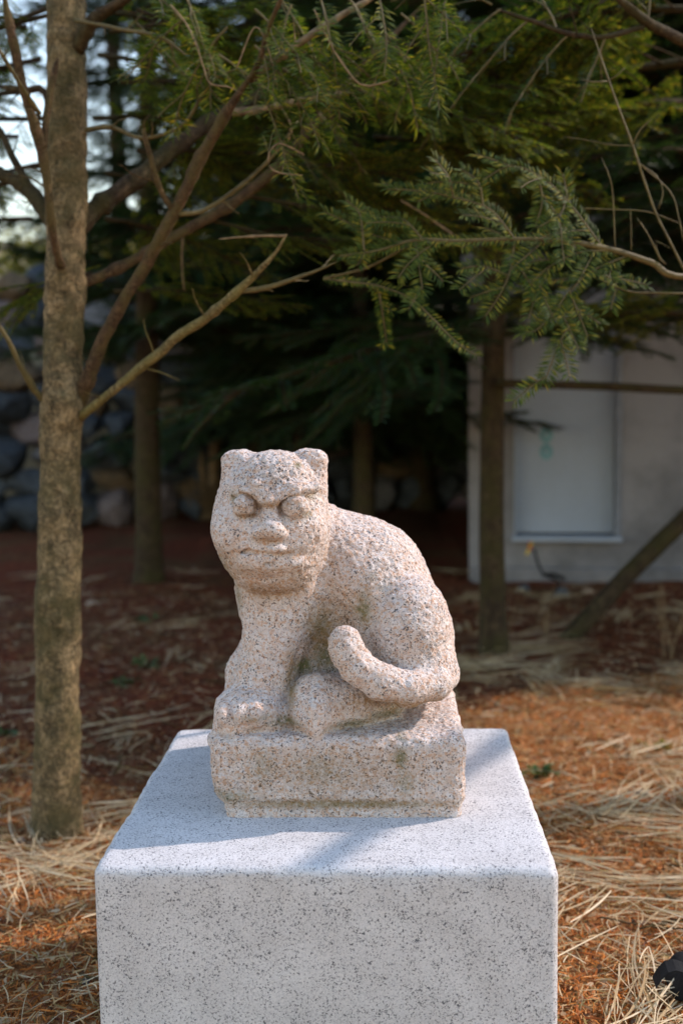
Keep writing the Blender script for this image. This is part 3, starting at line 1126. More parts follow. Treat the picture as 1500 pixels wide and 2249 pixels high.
# muzzle and cheeks
head.ell(P(578, 1194, 0.216), E3(96, 22, 0.216, 0.025), 0.020)
head.ell(P(516, 1160, 0.234), E3(42, 38, 0.234, 0.03), 0.02)
head.ell(P(660, 1160, 0.234), E3(46, 40, 0.234, 0.03), 0.02)
# mouth
head.chain([P4(478, 1198, 0.256, 5), P4(490, 1203, 0.226, 5.5), P4(510, 1208, 0.208, 5.5), P4(545, 1213, 0.193, 5.5), P4(600, 1218, 0.188, 5.5), P4(640, 1220, 0.191, 5.5), P4(665, 1221, 0.199, 5.5), P4(688, 1224, 0.212, 4.5), P4(700, 1228, 0.224, 3.5)], 0.004, 's')
head.ell(P(606, 1205, 0.188), E3(23, 9, 0.188, 0.010), 0.004)
head.ell(P(596, 1236, 0.206), E3(70, 17, 0.206, 0.015), 0.016)
head.chain([P4(545, 1232, 0.200, 2), P4(590, 1238, 0.190, 2.5), P4(630, 1234, 0.195, 2)], 0.004, 's')
# head joins the body with a tight crease
body.put((slice(None), slice(None), slice(None)), head.d, 0.006)
# right side fold between the cheek and the neck
total = base.d.copy()
kk = 0.006
hh_ = np.clip(0.5 + 0.5 * (total - body.d) / kk, 0, 1)
total = total + (body.d - total) * hh_ - kk * hh_ * (1 - hh_)


def surface_nets(d):
    neg = d < 0
    c = np.zeros((NX - 1, NY - 1, NZ - 1), np.int8)
    for dx in (0, 1):
        for dy in (0, 1):
            for dz in (0, 1):
                c += neg[dx:NX - 1 + dx, dy:NY - 1 + dy, dz:NZ - 1 + dz]
    act = (c > 0) & (c < 8)
    I, J, K = np.nonzero(act)
    idx = np.full(act.shape, -1, np.int32)
    idx[I, J, K] = np.arange(len(I))
    acc = np.zeros((len(I), 3))
    cnt = np.zeros(len(I))
    cor = [(a, b, c_) for a in (0, 1) for b in (0, 1) for c_ in (0, 1)]
    for a in cor:
        for ax_ in range(3):
            if a[ax_]:
                continue
            b = list(a)
            b[ax_] = 1
            va = d[I + a[0], J + a[1], K + a[2]]
            vb = d[I + b[0], J + b[1], K + b[2]]
            m = (va < 0) != (vb < 0)
            t = np.where(m, va / (va - vb + 1e-12), 0)
            p = np.tile(np.array(a, float), (len(I), 1))
            p[:, ax_] = t
            acc += p * m[:, None]
            cnt += m
    v = (np.stack([I, J, K], -1) + acc / cnt[:, None]) * VOX + np.array([SX0, SY0, SZ0])
    quads = []
    for ax_ in range(3):
        sl0 = [slice(None)] * 3
        sl1 = [slice(None)] * 3
        sl0[ax_] = slice(0, -1)
        sl1[ax_] = slice(1, None)
        a = neg[tuple(sl0)]
        b = neg[tuple(sl1)]
        e = np.stack(np.nonzero(a != b), -1)
        u_, w_ = [(1, 2), (2, 0), (0, 1)][ax_]
        ok = (e[:, u_] > 0) & (e[:, w_] > 0) & (e[:, u_] < d.shape[u_] - 1) & (e[:, w_] < d.shape[w_] - 1)
        e = e[ok]
        fl = a[e[:, 0], e[:, 1], e[:, 2]]
        def cell(du, dw):
            q_ = e.copy()
            q_[:, u_] -= du
            q_[:, w_] -= dw
            return idx[q_[:, 0], q_[:, 1], q_[:, 2]]
        qd = np.stack([cell(1, 1), cell(0, 1), cell(0, 0), cell(1, 0)], -1)
        qd = np.where(fl[:, None], qd, qd[:, ::-1])
        quads.append(qd)
    return v, np.concatenate(quads), (I, J, K)


sv, sq, (I, J, K) = surface_nets(total)
# normals from the field
g = np.gradient(total, VOX)
sn = np.stack([x[I, J, K] for x in g], -1)
sn /= np.linalg.norm(sn, axis=1)[:, None] + 1e-9
is_base = base.d[I, J, K] < body.d[I, J, K]
# hand-tooled roughness
amp = np.where(is_base, 1.35, 1.0)
cap_c = np.array(P(602, 1050, 0.22))
cap_w = np.exp(-((sv - cap_c) ** 2).sum(1) / 0.055 ** 2)
face_w = np.exp(-((sv - np.array(P(585, 1170, 0.19))) ** 2).sum(1) / 0.055 ** 2)
disp = 0.0010 * vnoise(sv, 0.028, 11) + (0.0006 * vnoise(sv, 0.0095, 12) + 0.0009 * vnoise(sv, 0.0062, 13) + 0.0012 * vnoise(sv, 0.0042, 14)) * (1 + 0.8 * cap_w - 0.75 * face_w)
low = sv[:, 2] < ZP + 0.004
sv = sv + sn * (disp * amp)[:, None]
sv[:, 2] = np.where(low, np.maximum(sv[:, 2], ZP - 0.0005), sv[:, 2])


def spots(lst):
    m = np.zeros(len(sv))
    for (px, py, Y_, rx, ry, a) in lst:
        c = np.array(P(px, py, Y_))
        s_ = mpp(Y_)
        dd = ((sv[:, 0] - c[0]) / (rx * s_)) ** 2 + ((sv[:, 2] - c[2]) / (ry * s_)) ** 2 + ((sv[:, 1] - Y_) / (max(rx, ry) * s_ + 0.02)) ** 2
        m = np.maximum(m, a * np.exp(-dd * 1.2))
    return m


moss = spots([(655, 1022, 0.22, 9, 6, 1.0), (515, 1092, 0.22, 10, 14, 0.75), (690, 1088, 0.22, 22, 10, 0.8), (676, 1128, 0.21, 14, 12, 0.6), (535, 1130, 0.21, 22, 7, 0.4),
              (862, 1578, 0.22, 55, 18, 1.0), (780, 1592, 0.21, 50, 12, 0.85), (800, 1345, 0.25, 14, 40, 0.9), (790, 1335, 0.27, 14, 12, 1.0),
              (665, 1462, 0.27, 24, 22, 1.25), (720, 1440, 0.28, 40, 40, 0.8), (700, 1370, 0.29, 30, 50, 0.55), (628, 1585, 0.20, 40, 12, 1.0), (565, 1570, 0.20, 50, 9, 0.6),
              (640, 1500, 0.22, 18, 60, 0.5), (820, 1268, 0.25, 8, 8, 0.8), (500, 1240, 0.27, 28, 50, 0.55), (525, 1310, 0.29, 14, 40, 0.6), (750, 1768, 0.168, 270, 11, 0.5),
              (505, 1750, 0.168, 60, 16, 0.6), (880, 1665, 0.168, 16, 26, 0.9), (890, 1720, 0.168, 20, 30, 0.5), (575, 1680, 0.168, 30, 40, 0.35), (700, 1690, 0.168, 60, 40, 0.28), (940, 1540, 0.24, 60, 12, 0.5),
              (880, 1615, 0.18, 14, 12, 0.6), (505, 1610, 0.2, 20, 10, 0.5), (845, 1300, 0.24, 18, 18, 0.4)])
stain = spots([(600, 1290, 0.25, 90, 30, 0.9), (560, 1250, 0.22, 80, 24, 0.5), (860, 1548, 0.2, 120, 22, 1.1), (720, 1400, 0.28, 60, 90, 0.9), (800, 1320, 0.27, 30, 60, 0.6), (510, 1230, 0.26, 40, 70, 0.7),
               (590, 1108, 0.2, 60, 12, 0.9), (585, 1185, 0.19, 40, 9, 0.6), (640, 1213, 0.2, 40, 12, 0.55), (545, 1130, 0.205, 24, 8, 0.7), (740, 1700, 0.168, 300, 80, 0.45), (740, 1765, 0.168, 280, 16, 0.8),
               (640, 1500, 0.22, 12, 80, 0.9), (830, 1480, 0.22, 20, 40, 0.4), (720, 1230, 0.27, 60, 60, 0.35), (640, 1260, 0.24, 70, 40, 0.5), (560, 1085, 0.21, 50, 10, 0.4)])

grime = spots([(603, 1050, 0.22, 80, 55, 1.0), (740, 1700, 0.168, 300, 60, 0.45), (720, 1400, 0.29, 60, 110, 0.8), (600, 1500, 0.21, 60, 60, 0.3), (720, 1190, 0.3, 40, 60, 0.3), (900, 1400, 0.23, 60, 90, 0.35)])

st_root = thing('animal_statue', 'carved pink granite tiger-like animal seated on its own rough base, face turned forward', 'statue', (0, 0, ZP))


def sub_mesh(name, sel_faces):
    used = np.unique(sq[sel_faces])
    mp = np.full(len(sv), -1, np.int32)
    mp[used] = np.arange(len(used))
    me = make_mesh(name, sv[used] - np.array([0, 0, ZP]), mp[sq[sel_faces]], M['statue'])
    for nm, arr in (('moss', moss), ('stain', stain), ('grime', grime)):
        at_ = me.attributes.new(nm, 'FLOAT', 'POINT')
        at_.data.foreach_set('value', arr[used].astype(np.float32))
    return me


fb = is_base[sq].sum(1) >= 2
link('body', sub_mesh('body', np.nonzero(~fb)[0]), st_root)
link('base', sub_mesh('base', np.nonzero(fb)[0]), st_root)
del total, body, base, head, g

# ================================================================== THE FIR ON THE LEFT, ITS BRANCHES MODELLED ONE BY ONE
tb = gp(124, 1800)
TY = float(tb[1])
lt = thing('fir_tree', 'nearest fir with tan mottled trunk and spreading bare branches at left', 'tree', (tb[0], TY, 0))
TM = mpp(TY)
top = at(150, 0, TY)
lean_x = (top[0] - tb[0]) / top[2]
kn = []
for (px, py, kr, ka) in ((205, 1120, 0.03, 0.012), (150, 1110, 0.022, 0.007), (128, 1140, 0.02, 0.006), (140, 900, 0.05, 0.012), (185, 1250, 0.02, 0.006), (170, 1480, 0.03, 0.006), (175, 880, 0.05, 0.010), (140, 590, 0.035, 0.010), (185, 480, 0.05, 0.012)):
    p = at(px, py, TY - 0.05)
    kn.append((p[0] - tb[0], -0.05, p[2], kr, ka))
tp_ = np.array([at(a, b_, TY) - tb for a, b_ in ((126, 1790), (128, 1500), (129, 1200), (137, 900), (145, 600), (147, 300), (148, 0), (148, -400))])
tp_ = spline(tp_, 0.05)
link('trunk', trunk_mesh('trunk', 3.2, 0.0515, 0.030, (0, 0.0), np.random.default_rng(5), M['bark_tan'], 48, 0.008, 0.14, kn, 0.05, (tp_[:, 0], tp_[:, 2])), lt)
ORG = np.array([tb[0], TY, 0])


def px_path(pts, org, step=0.03):
    """control points (px, py, y, radius px) -> resampled local points and radii"""
    c = np.array([list(at(a, b, yy) - org) + [rp * mpp(yy)] for a, b, yy, rp in pts])
    s_ = spline(c, step)
    return s_[:, :3], np.maximum(s_[:, 3], 0.0008)


def branch(parent, org, pts, mat, seg=9, name='branch', rough=0.10):
    p, r_ = px_path(pts, org, 0.014)
    q_ = np.linspace(0, 1, len(p))
    if rough > 0.06:                               # small bends and swellings of real growth
        w0 = np.random.default_rng(int(abs(pts[0][0] * 7 + pts[-1][1] * 3)))
        kn_ = np.zeros(len(p))
        for c0 in w0.uniform(0.05, 0.95, 5):
            kn_ = np.maximum(kn_, np.exp(-((q_ - c0) / 0.012) ** 2))
        r_ = r_ * (1 + 0.28 * kn_)
        p = p + np.stack([vnoise(p + 3.1, 0.07, 61), vnoise(p + 3.1, 0.07, 62), vnoise(p + 3.1, 0.07, 63)], -1) * (0.004 * np.sin(q_ * math.pi))[:, None]
    r_ = 0.86 * r_ * (1 - 0.6 * np.clip((q_ - 0.88) / 0.12, 0, 1))
    b_ = MB()
    b_.tube(p, r_, seg, True, rough)
    if rough > 0.06 and len(p) > 12:               # stubs and thin side shoots
        for c0 in w0.uniform(0.12, 0.97, int(len(p) / 5)):
            k0 = int(c0 * (len(p) - 2))
            t0, s0, n0 = frame_of(p[k0 + 1] - p[k0])
            ang_ = w0.uniform(0, 6.28)
            l0 = w0.choice([0.012, 0.02, 0.05, 0.09])
            tw = wander(p[k0], t0 * 0.6 + s0 * math.cos(ang_) + n0 * math.sin(ang_), l0, w0, 0.012, 0.12, 0.02)
            b_.tube(tw, np.linspace(min(0.0022, r_[k0] * .5), 0.0007, len(tw)), 5, False)
    return link(name, b_.mesh(name, mat), parent)


T = TY
BR = {}
BR['main'] = branch(lt, ORG, [(165, 890, T, 24), (190, 840, T - .03, 19), (230, 740, T - .06, 16), (300, 615, T - .09, 15), (350, 530, T - .12, 16), (385, 465, T - .14, 15), (430, 370, T - .16, 14), (480, 280, T - .18, 13), (525, 205, T - .20, 13), (552, 168, T - .21, 12)], M['bark_branch'], 12)
branch(BR['main'], ORG, [(548, 175, T - .21, 10), (600, 135, T - .2, 10), (665, 92, T - .19, 9), (745, 40, T - .17, 8), (830, -10, T - .15, 7)], M['twig_dry'], 8, 'side_branch')
branch(BR['main'], ORG, [(548, 178, T - .21, 9), (572, 120, T - .24, 7), (600, 40, T - .27, 6), (625, -20, T - .3, 5)], M['bark_branch'], 7, 'side_branch')
branch(BR['main'], ORG, [(385, 468, T - .14, 8), (362, 430, T - .16, 7), (340, 380, T - .18, 7), (326, 330, T - .19, 7), (314, 282, T - .2, 7)], M['bark_branch'], 7, 'side_branch')
branch(BR['main'], ORG, [(392, 470, T - .14, 7), (440, 465, T - .12, 6), (500, 430, T - .10, 5.5), (555, 385, T - .08, 5), (610, 325, T - .07, 4), (655, 265, T - .05, 3)], M['twig_olive'], 7, 'side_branch')
BR['low'] = branch(lt, ORG, [(178, 915, T - .02, 13), (205, 893, T - .05, 11), (260, 850, T - .08, 11), (330, 793, T - .11, 12), (400, 735, T - .14, 12), (460, 690, T - .17, 11), (520, 640, T - .20, 10), (565, 598, T - .22, 8), (605, 555, T - .24, 6), (630, 514, T - .25, 6)], M['bark_sunlit'], 10)
branch(BR['low'], ORG, [(522, 640, T - .20, 7), (570, 634, T - .2, 7), (630, 618, T - .2, 6), (690, 598, T - .2, 4), (740, 575, T - .2, 2)], M['twig_olive'], 7, 'side_branch')
branch(BR['low'], ORG, [(628, 518, T - .25, 4), (590, 520, T - .24, 3.5), (540, 522, T - .23, 3), (480, 525, T - .22, 2)], M['twig_dry'], 6, 'side_branch')
BR['mid'] = branch(lt, ORG, [(170, 625, T + .02, 14), (230, 603, T + .06, 13), (310, 562, T + .10, 13), (380, 522, T + .13, 13), (450, 483, T + .16, 14), (530, 432, T + .19, 14), (600, 375, T + .22, 14), (660, 310, T + .25, 13), (710, 250, T + .27, 12), (770, 175, T + .3, 10), (850, 90, T + .33, 8), (930, 10, T + .36, 6)], M['bark_branch'], 10)
BR['thick'] = branch(lt, ORG, [(170, 500, T + .02, 28), (215, 455, T + .06, 24), (290, 400, T + .11, 22), (360, 345, T + .16, 21), (430, 290, T + .20, 19), (490, 250, T + .24, 17), (560, 215, T + .28, 12), (640, 140, T + .32, 9)], M['bark_dark'], 12)
branch(BR['thick'], ORG, [(500, 247, T + .24, 11), (560, 243, T + .24, 10), (630, 230, T + .24, 9), (700, 214, T + .24, 8), (780, 200, T + .24, 6)], M['twig_dry'], 8, 'side_branch')
BR['up'] = branch(lt, ORG, [(135, 585, T - .06, 13), (122, 540, T - .09, 11), (112, 470, T - .12, 11), (105, 400, T - .13, 11), (92, 320, T - .14, 13), (72, 250, T - .16, 12), (50, 180, T - .17, 12), (30, 90, T - .19, 12), (8, -20, T - .2, 11)], M['bark_branch'], 10)
branch(BR['up'], ORG, [(96, 345, T - .14, 9), (105, 250, T - .13, 9), (120, 160, T - .12, 8), (128, 128, T - .12, 7)], M['bark_branch'], 7, 'side_branch')
branch(BR['up'], ORG, [(88, 250, T - .15, 6), (50, 190, T - .2, 5), (10, 125, T - .25, 4.5), (-20, 80, T - .28, 4)], M['twig_olive'], 7, 'side_branch')
BR['lf'] = branch(lt, ORG, [(125, 495, T, 24), (85, 445, T + .03, 21), (40, 405, T + .06, 17), (-20, 372, T + .1, 15)], M['bark_dark'], 10)
branch(BR['lf'], ORG, [(80, 440, T + .03, 10), (45, 380, T + .05, 10), (15, 310, T + .07, 8), (-10, 270, T + .08, 7)], M['bark_dark'], 8, 'side_branch')
branch(lt, ORG, [(140, 330, T + .03, 10), (100, 205, T + .05, 9), (60, 200, T + .05, 9), (0, 190, T + .06, 9)], M['bark_dark'], 8)
branch(lt, ORG, [(170, 110, T - .02, 18), (205, 45, T - .05, 16), (250, 15, T - .07, 13), (300, -15, T - .1, 10)], M['bark_dark'], 10)
branch(lt, ORG, [(165, 45, T - .04, 5), (230, 55, T - .08, 5), (300, 68, T - .12, 5), (360, 85, T - .15, 5), (408, 120, T - .18, 4)], M['twig_olive'], 7)
branch(lt, ORG, [(110, 890, T, 12), (80, 858, T - .03, 9), (55, 815, T - .06, 8), (25, 760, T - .09, 6), (-10, 700, T - .12, 4)], M['twig_olive'], 8)
branch(lt, ORG, [(190, 285, T - .02, 6), (240, 280, T - .05, 5), (320, 302, T - .08, 5), (400, 275, T - .1, 4.5), (440, 215, T - .12, 4.5), (470, 175, T - .14, 4), (520, 150, T - .15, 3)], M['twig_olive'], 7)
# dry curled and trailing twigs
for pts in ([(668, 340, .80, 3.5), (640, 325, .79, 3.5), (612, 315, .79, 3.5), (592, 335, .79, 4), (592, 365, .79, 4), (615, 380, .79, 3.5), (665, 385, .79, 3)],
            [(375, 10, .85, 3), (405, 45, .84, 3.5), (430, 95, .83, 3.5), (450, 155, .83, 3.5), (462, 185, .83, 4), (500, 190, .83, 3), (535, 207, .83, 2.5)],
            [(690, 20, .8, 3), (715, 75, .8, 3.5), (745, 130, .8, 3.5), (790, 185, .8, 4), (830, 185, .8, 4), (860, 175, .8, 3.5)],
            [(520, 150, .82, 3), (560, 60, .82, 3.5), (590, 110, .82, 3), (610, 195, .82, 2.5)],
            [(880, 440, 1.3, 4), (930, 470, 1.3, 4), (1000, 520, 1.3, 4)],
            [(620, 240, 1.0, 4), (640, 280, 1.0, 4), (630, 320, 1.0, 3)],
            [(402, 520, 1.4, 3.5), (400, 580, 1.4, 3), (405, 640, 1.4, 2.5)]):
    pts = [(p_[0], p_[1], p_[2], p_[3] * 0.65) for p_ in pts]
    branch(lt, ORG, pts, M['twig_dry'], 6, 'dead_twig', 0.05)


# needled sprays hanging from the upper branches
def spray_twigs(parent, org, seeds, rng, L, spread, spacing, nl, nw, mat_n, mat_w, droop=0.05, name='spray'):
    """each seed: start point (world), direction -> a twig with side twigs and needles, as one part with a needle sub-part"""
    for p0, d0 in seeds:
        wood, nd = MB(), MB()
        ll = L * rng.uniform(0.7, 1.2)
        ax = wander(p0 - org, d0, ll, rng, 0.02, 0.06, droop)
        wood.tube(ax, np.linspace(0.0026, 0.0011, len(ax)), 5, False)
        nd.add(*needle_quads(ax[len(ax) // 5:], rng, spacing, nl, nw))
        n = int(ll / 0.035)
        for j in range(1, n):
            k_ = min(len(ax) - 2, int(j / n * (len(ax) - 1)))
            t_, s_, n_ = frame_of(ax[k_ + 1] - ax[k_])
            l2 = spread * (1 - 0.6 * j / n) * rng.uniform(0.6, 1.2)
            tw = wander(ax[k_], t_ * 0.8 + s_ * (1 if j % 2 else -1) * 0.8 + n_ * rng.uniform(-.3, .2), l2, rng, 0.015, 0.07, droop)
            wood.tube(tw, np.linspace(0.0016, 0.0009, len(tw)), 4, False)
            nd.add(*needle_quads(tw, rng, spacing, nl, nw))
        o_ = link(name, wood.mesh(name, mat_w), parent)
        link('needles', nd.mesh('needles', mat_n, False), o_)


rng = np.random.default_rng(77)
seeds = []
for (px, py, yy, dx, dy, dz) in (
        (560, 20, .82, .7, -.2, -.5), (640, 10, .85, -.3, -.1, -.8), (700, -20, .85, .2, -.1, -.9), (600, -30, .9, .5, 0, -.7), (760, -10, .9, .6, 0, -.6), (830, -20, .85, .3, -.2, -.9),
        (930, -30, .8, .1, -.1, -1), (985, -60, .82, -.15, -.1, -1), (880, 30, .95, .6, .1, -.5), (560, 100, .85, .5, -.1, -.5), (500, 60, .9, -.6, 0, -.5), (440, 20, .92, -.7, 0, -.4),
        (400, -30, .9, .3, 0, -.8), (330, -20, .95, .7, 0, -.6), (660, 110, .9, .6, 0, -.3), (720, 90, .9, .7, .1, -.6), (800, 60, .95, .7, .1, -.6), (480, 120, .95, .6, .1, -.3),
        (300, 50, 1.05, .6, .2, -.4), (560, 170, .86, .3, -.1, -.6), (620, 150, .9, .7, .1, -.4), (760, 180, 1.15, .8, .1, -.3), (860, 100, 1.2, .6, .1, -.5), (700, 250, 1.25, .6, .1, -.5), (640, 330, 1.3, .7, 0, -.4)):
    seeds.append((at(px, py, yy), np.array([dx, dy, dz])))
spray_twigs(lt, ORG, seeds, rng, 0.22, 0.12, 0.0040, 0.034, 0.0026, M['needle_near'], M['twig_olive'], 0.06)

# fuller boughs carried by its far branches
NEAR_BOUGHS = []
for wm, nm in BOUGHS[:3]:
    n2_ = nm.copy()
    n2_.materials.clear()
    n2_.materials.append(M['needle_near'])
    NEAR_BOUGHS.append((wm, n2_))
for k_, (px, py, yy, az, pit, L_) in enumerate(((100, 20, 1.6, 2.6, .2, .6), (110, 260, 1.7, 3.3, .1, .6), (95, 360, 1.7, 2.8, .2, .6), (30, 150, 1.8, 3.0, .3, .5), (70, 480, 1.7, 3.2, .1, .5), (215, 120, 1.8, .1, .2, .6), (205, 260, 1.8, .0, .1, .6), (230, 380, 1.8, .3, .2, .55), (280, 250, 2.0, .1, .1, .6), (300, 330, 1.5, 0.2, .2, .5), (260, 180, 1.5, 0.1, .1, .55), (330, 80, 1.4, -.3, .1, .5), (210, 20, 1.4, .4, .2, .5), (60, 60, 1.3, 3.4, .1, .5), (90, 130, 1.35, 2.9, .2, .5), (40, 300, 1.5, 2.7, 0., .45), (420, 200, 1.5, .6, .3, .5), (230, 480, 1.6, .3, .2, .5), (250, 640, 1.7, .2, .1, .55), (450, 330, 1.7, 0., .2, .6), (300, 20, 1.3, .2, .4, .4), (120, 30, 1.25, 3.0, .3, .4), (560, 280, 1.5, .4, .3, .5), (680, 420, 1.6, 0., .2, .55), (820, 300, 1.6, .2, .2, .55), (950, 250, 1.7, -.2, .2, .55), (610, 370, 1.35, 0.1, 0.0, .55), (700, 262, 1.4, -0.2, .1, .6), (770, 180, 1.4, 0.0, .2, .6), (850, 95, 1.45, 0.3, .1, .6), (640, 140, 1.45, 0.2, 0.2, .5), (540, 430, 1.3, 0.3, .25, .5),
        (900, 330, 1.8, -.1, .15, .6), (760, 480, 1.9, .1, .2, .55), (620, 520, 1.9, .0, .2, .5), (1000, 150, 1.6, .1, .2, .5), (520, 225, 1.35, 1.2, 0.0, .5), (450, 480, 1.25, 0.5, .3, .45), (360, 340, 1.3, 0.9, -.2, .45), (780, 200, 1.35, -0.5, .4, .55), (240, 70, 1.25, 0.3, -.1, .45), (60, 200, 1.2, 2.8, 0.1, .5), (20, 400, 1.2, 2.6, .2, .4), (900, 40, 1.5, -.2, .3, .6), (200, 600, 1.3, 2.6, 0.2, .45))):
    wm, nm = NEAR_BOUGHS[k_ % 3]
    o_ = link('branch', wm, lt, tuple(at(px, py, yy) - ORG), Euler((0.3 * math.sin(k_ * 2.1), pit, az)), L_ / 1.1)
    link('needles', nm, o_)

# ================================================================== THE FIR OUT TO THE RIGHT, REACHING IN WITH A GREEN BRANCH
RT = np.array([2.8, 1.95, 0])
rt_ = thing('fir_tree', 'fir just right of the view reaching a bright green needled branch into the picture', 'tree', tuple(RT))
link('trunk', trunk_mesh('trunk', 4.2, 0.06, 0.02, (0, 0), np.random.default_rng(6), M['bark_tan'], 18, 0.05, 0.2), rt_)
rb = MB()
pth = np.array([[2.8, 1.95, 1.38], [1.9, 1.65, 1.33], [1.15, 1.2, 1.22]]) - RT
e_ = at(1520, 610, 0.95) - RT
ctl = [list(p) + [r_] for p, r_ in zip(pth, (0.018, 0.012, 0.008))] + [list(e_) + [0.0068]]
for (px, py, yy, rp) in ((1430, 577, .92, 7), (1340, 548, .90, 6.5), (1240, 531, .88, 6.5), (1130, 526, .87, 5.5), (1000, 530, .86, 5), (910, 528, .86, 4.5), (830, 550, .86, 3.5), (745, 564, .87, 2)):
    ctl.append(list(at(px, py, yy) - RT) + [rp * mpp(yy)])
sp = spline(np.array(ctl), 0.02)
rb.tube(sp[:, :3], sp[:, 3], 8, True, 0.06)
gb = link('branch', rb.mesh('branch', M['twig_olive']), rt_)


def spray_px(parent, org, paths, rng, spacing, nl, nw, mat_n, mat_w, sides=True, side_l=0.06):
    for pts in paths:
        c = np.array([at(a, b_, yy) - org for a, b_, yy in pts])
        s_ = spline(c, 0.012)
        wood, nd = MB(), MB()
        wood.tube(s_, np.linspace(0.0026, 0.0011, len(s_)), 5, False)
        nv = np.array([0.15, -0.75, 0.75])
        nd.add(*needle_quads(s_, rng, spacing, nl, nw, 0.16, 0.42, nv, 1.0, 0.07))
        L = len(s_)
        if sides:
            for j in range(3, L - 1, 6):
                t_ = s_[j + 1] - s_[j]
                t_ /= np.linalg.norm(t_)
                sd_ = np.cross(t_, nv)
                sd_ /= np.linalg.norm(sd_)
                l2 = side_l * rng.uniform(0.45, 1.3) * (1 - 0.55 * j / L)
                tw = wander(s_[j], t_ * 0.9 + sd_ * 0.85 * (1 if (j // 6) % 2 else -1) + rng.normal(0, .12, 3), l2, rng, 0.012, 0.03, 0.035)
                wood.tube(tw, np.linspace(0.0014, 0.0009, len(tw)), 4, False)
                nd.add(*needle_quads(tw, rng, spacing, nl, nw, 0.16, 0.42, nv, 1.0, 0.07))
        o_ = link('spray', wood.mesh('spray', mat_w), parent)
        link('needles', nd.mesh('needles', mat_n, False), o_)


rng = np.random.default_rng(78)
spray_px(rt_, RT, [
    [(1010, 530, .86), (910, 528, .86), (830, 550, .85), (745, 562, .85)],
    [(912, 530, .86), (920, 585, .84), (928, 640, .82)],
    [(1240, 530, .88), (1130, 526, .87), (1000, 530, .86)],
    [(1130, 528, .87), (1118, 600, .85), (1095, 650, .83), (1065, 695, .82)],
    [(1115, 605, .85), (1060, 585, .84), (1010, 590, .83)],
    [(1320, 540, .90), (1240, 435, .88), (1180, 385, .87), (1120, 365, .86), (1060, 395, .85)],
    [(1240, 440, .88), (1230, 470, .86), (1180, 500, .84)],
    [(1180, 385, .87), (1190, 440, .86), (1175, 500, .85)],
    [(1130, 525, .87), (1075, 460, .86), (1000, 435, .85), (930, 420, .85), (850, 415, .85)],
    [(995, 432, .85), (985, 390, .84), (955, 350, .83)],
    [(1060, 450, .86), (1050, 400, .86), (1010, 370, .86)],
    [(1380, 560, .91), (1300, 595, .88), (1250, 640, .86), (1205, 700, .84), (1165, 735, .83)],
    [(1300, 595, .88), (1350, 620, .87), (1340, 680, .86)],
    [(1250, 640, .86), (1270, 690, .85), (1290, 740, .84)],
    [(1250, 715, .84), (1225, 760, .83), (1195, 840, .82)],
    [(1345, 550, .90), (1270, 555, .88), (1200, 590, .86), (1150, 640, .85)],
    [(1205, 590, .86), (1180, 640, .85), (1160, 700, .84)],
    [(800, 550, .85), (790, 470, .86), (760, 440, .86)],
    [(930, 528, .86), (880, 480, .87), (800, 480, .88)],
], rng, 0.0031, 0.027, 0.0027, M['needle_near'], M['twig_olive'], True, 0.125)
spray_px(rt_, RT, [
    [(710, 612, .90), (770, 620, .89), (830, 628, .88), (900, 655, .86), (950, 700, .84), (1000, 750, .82), (1046, 782, .80)],
    [(830, 628, .88), (840, 690, .88), (850, 760, .9)],
], rng, 0.0030, 0.021, 0.0030, M['needle_near'], M['twig_olive'], True, 0.028)
br2 = MB()
c_ = np.array([list(at(a, b_, yy) - RT) + [rp * mpp(yy)] for a, b_, yy, rp in ((910, 530, .86, 3.5), (860, 560, .87, 3), (800, 590, .89, 3), (710, 612, .9, 3))])
s_ = spline(c_, 0.02)
br2.tube(s_[:, :3], s_[:, 3], 5)
link('side_branch', br2.mesh('side_branch', M['twig_olive']), gb)
# bare green twigs climbing above the branch
for pts in ([(1510, 610, .93, 5), (1470, 530, .91, 4.5), (1440, 470, .9, 4.5), (1415, 400, .89, 4.5), (1388, 318, .88, 4.5), (1355, 230, .87, 4), (1325, 145, .86, 3.5), (1297, 60, .86, 2.5)],
            [(1388, 318, .88, 3), (1405, 285, .87, 3), (1432, 260, .86, 2)],
            [(1335, 178, .87, 2.5), (1300, 180, .86, 2.5), (1272, 173, .86, 2)],
            [(1335, 178, .87, 2.5), (1355, 165, .86, 2.5), (1372, 148, .86, 2)],
            [(1392, 320, .88, 2.5), (1340, 318, .89, 2), (1290, 308, .9, 1.8), (1235, 300, .91, 1.5)],
            [(1350, 545, .9, 2.5), (1345, 430, .89, 2.5), (1338, 390, .88, 2), (1320, 345, .88, 2)],
            [(1385, 550, .91, 2.5), (1385, 500, .9, 2), (1383, 455, .9, 1.5)],
            [(1395, 355, .89, 2.5), (1440, 385, .88, 2.5), (1455, 420, .88, 2.5), (1445, 460, .88, 2.5)],
            [(1400, 358, .89, 2.5), (1470, 420, .88, 2.5), (1490, 480, .88, 2.5), (1500, 530, .88, 2.5)],
            [(1450, 575, .92, 3), (1425, 520, .9, 2.5), (1398, 478, .89, 2)],
            [(1460, 580, .92, 3), (1445, 560, .91, 2.5), (1440, 530, .91, 2), (1470, 545, .9, 2)],
            [(1270, 457, .9, 2), (1340, 460, .9, 2.5), (1420, 465, .9, 2.5), (1490, 490, .9, 2)],
            [(1510, 645, .93, 4), (1450, 643, .92, 4), (1380, 640, .91, 3.5), (1310, 610, .9, 3)]):
    pts = [(p_[0], p_[1], p_[2], p_[3] * 0.65) for p_ in pts]
    branch(gb, RT, pts, M['twig_olive'], 6, 'bare_twig', 0.05)
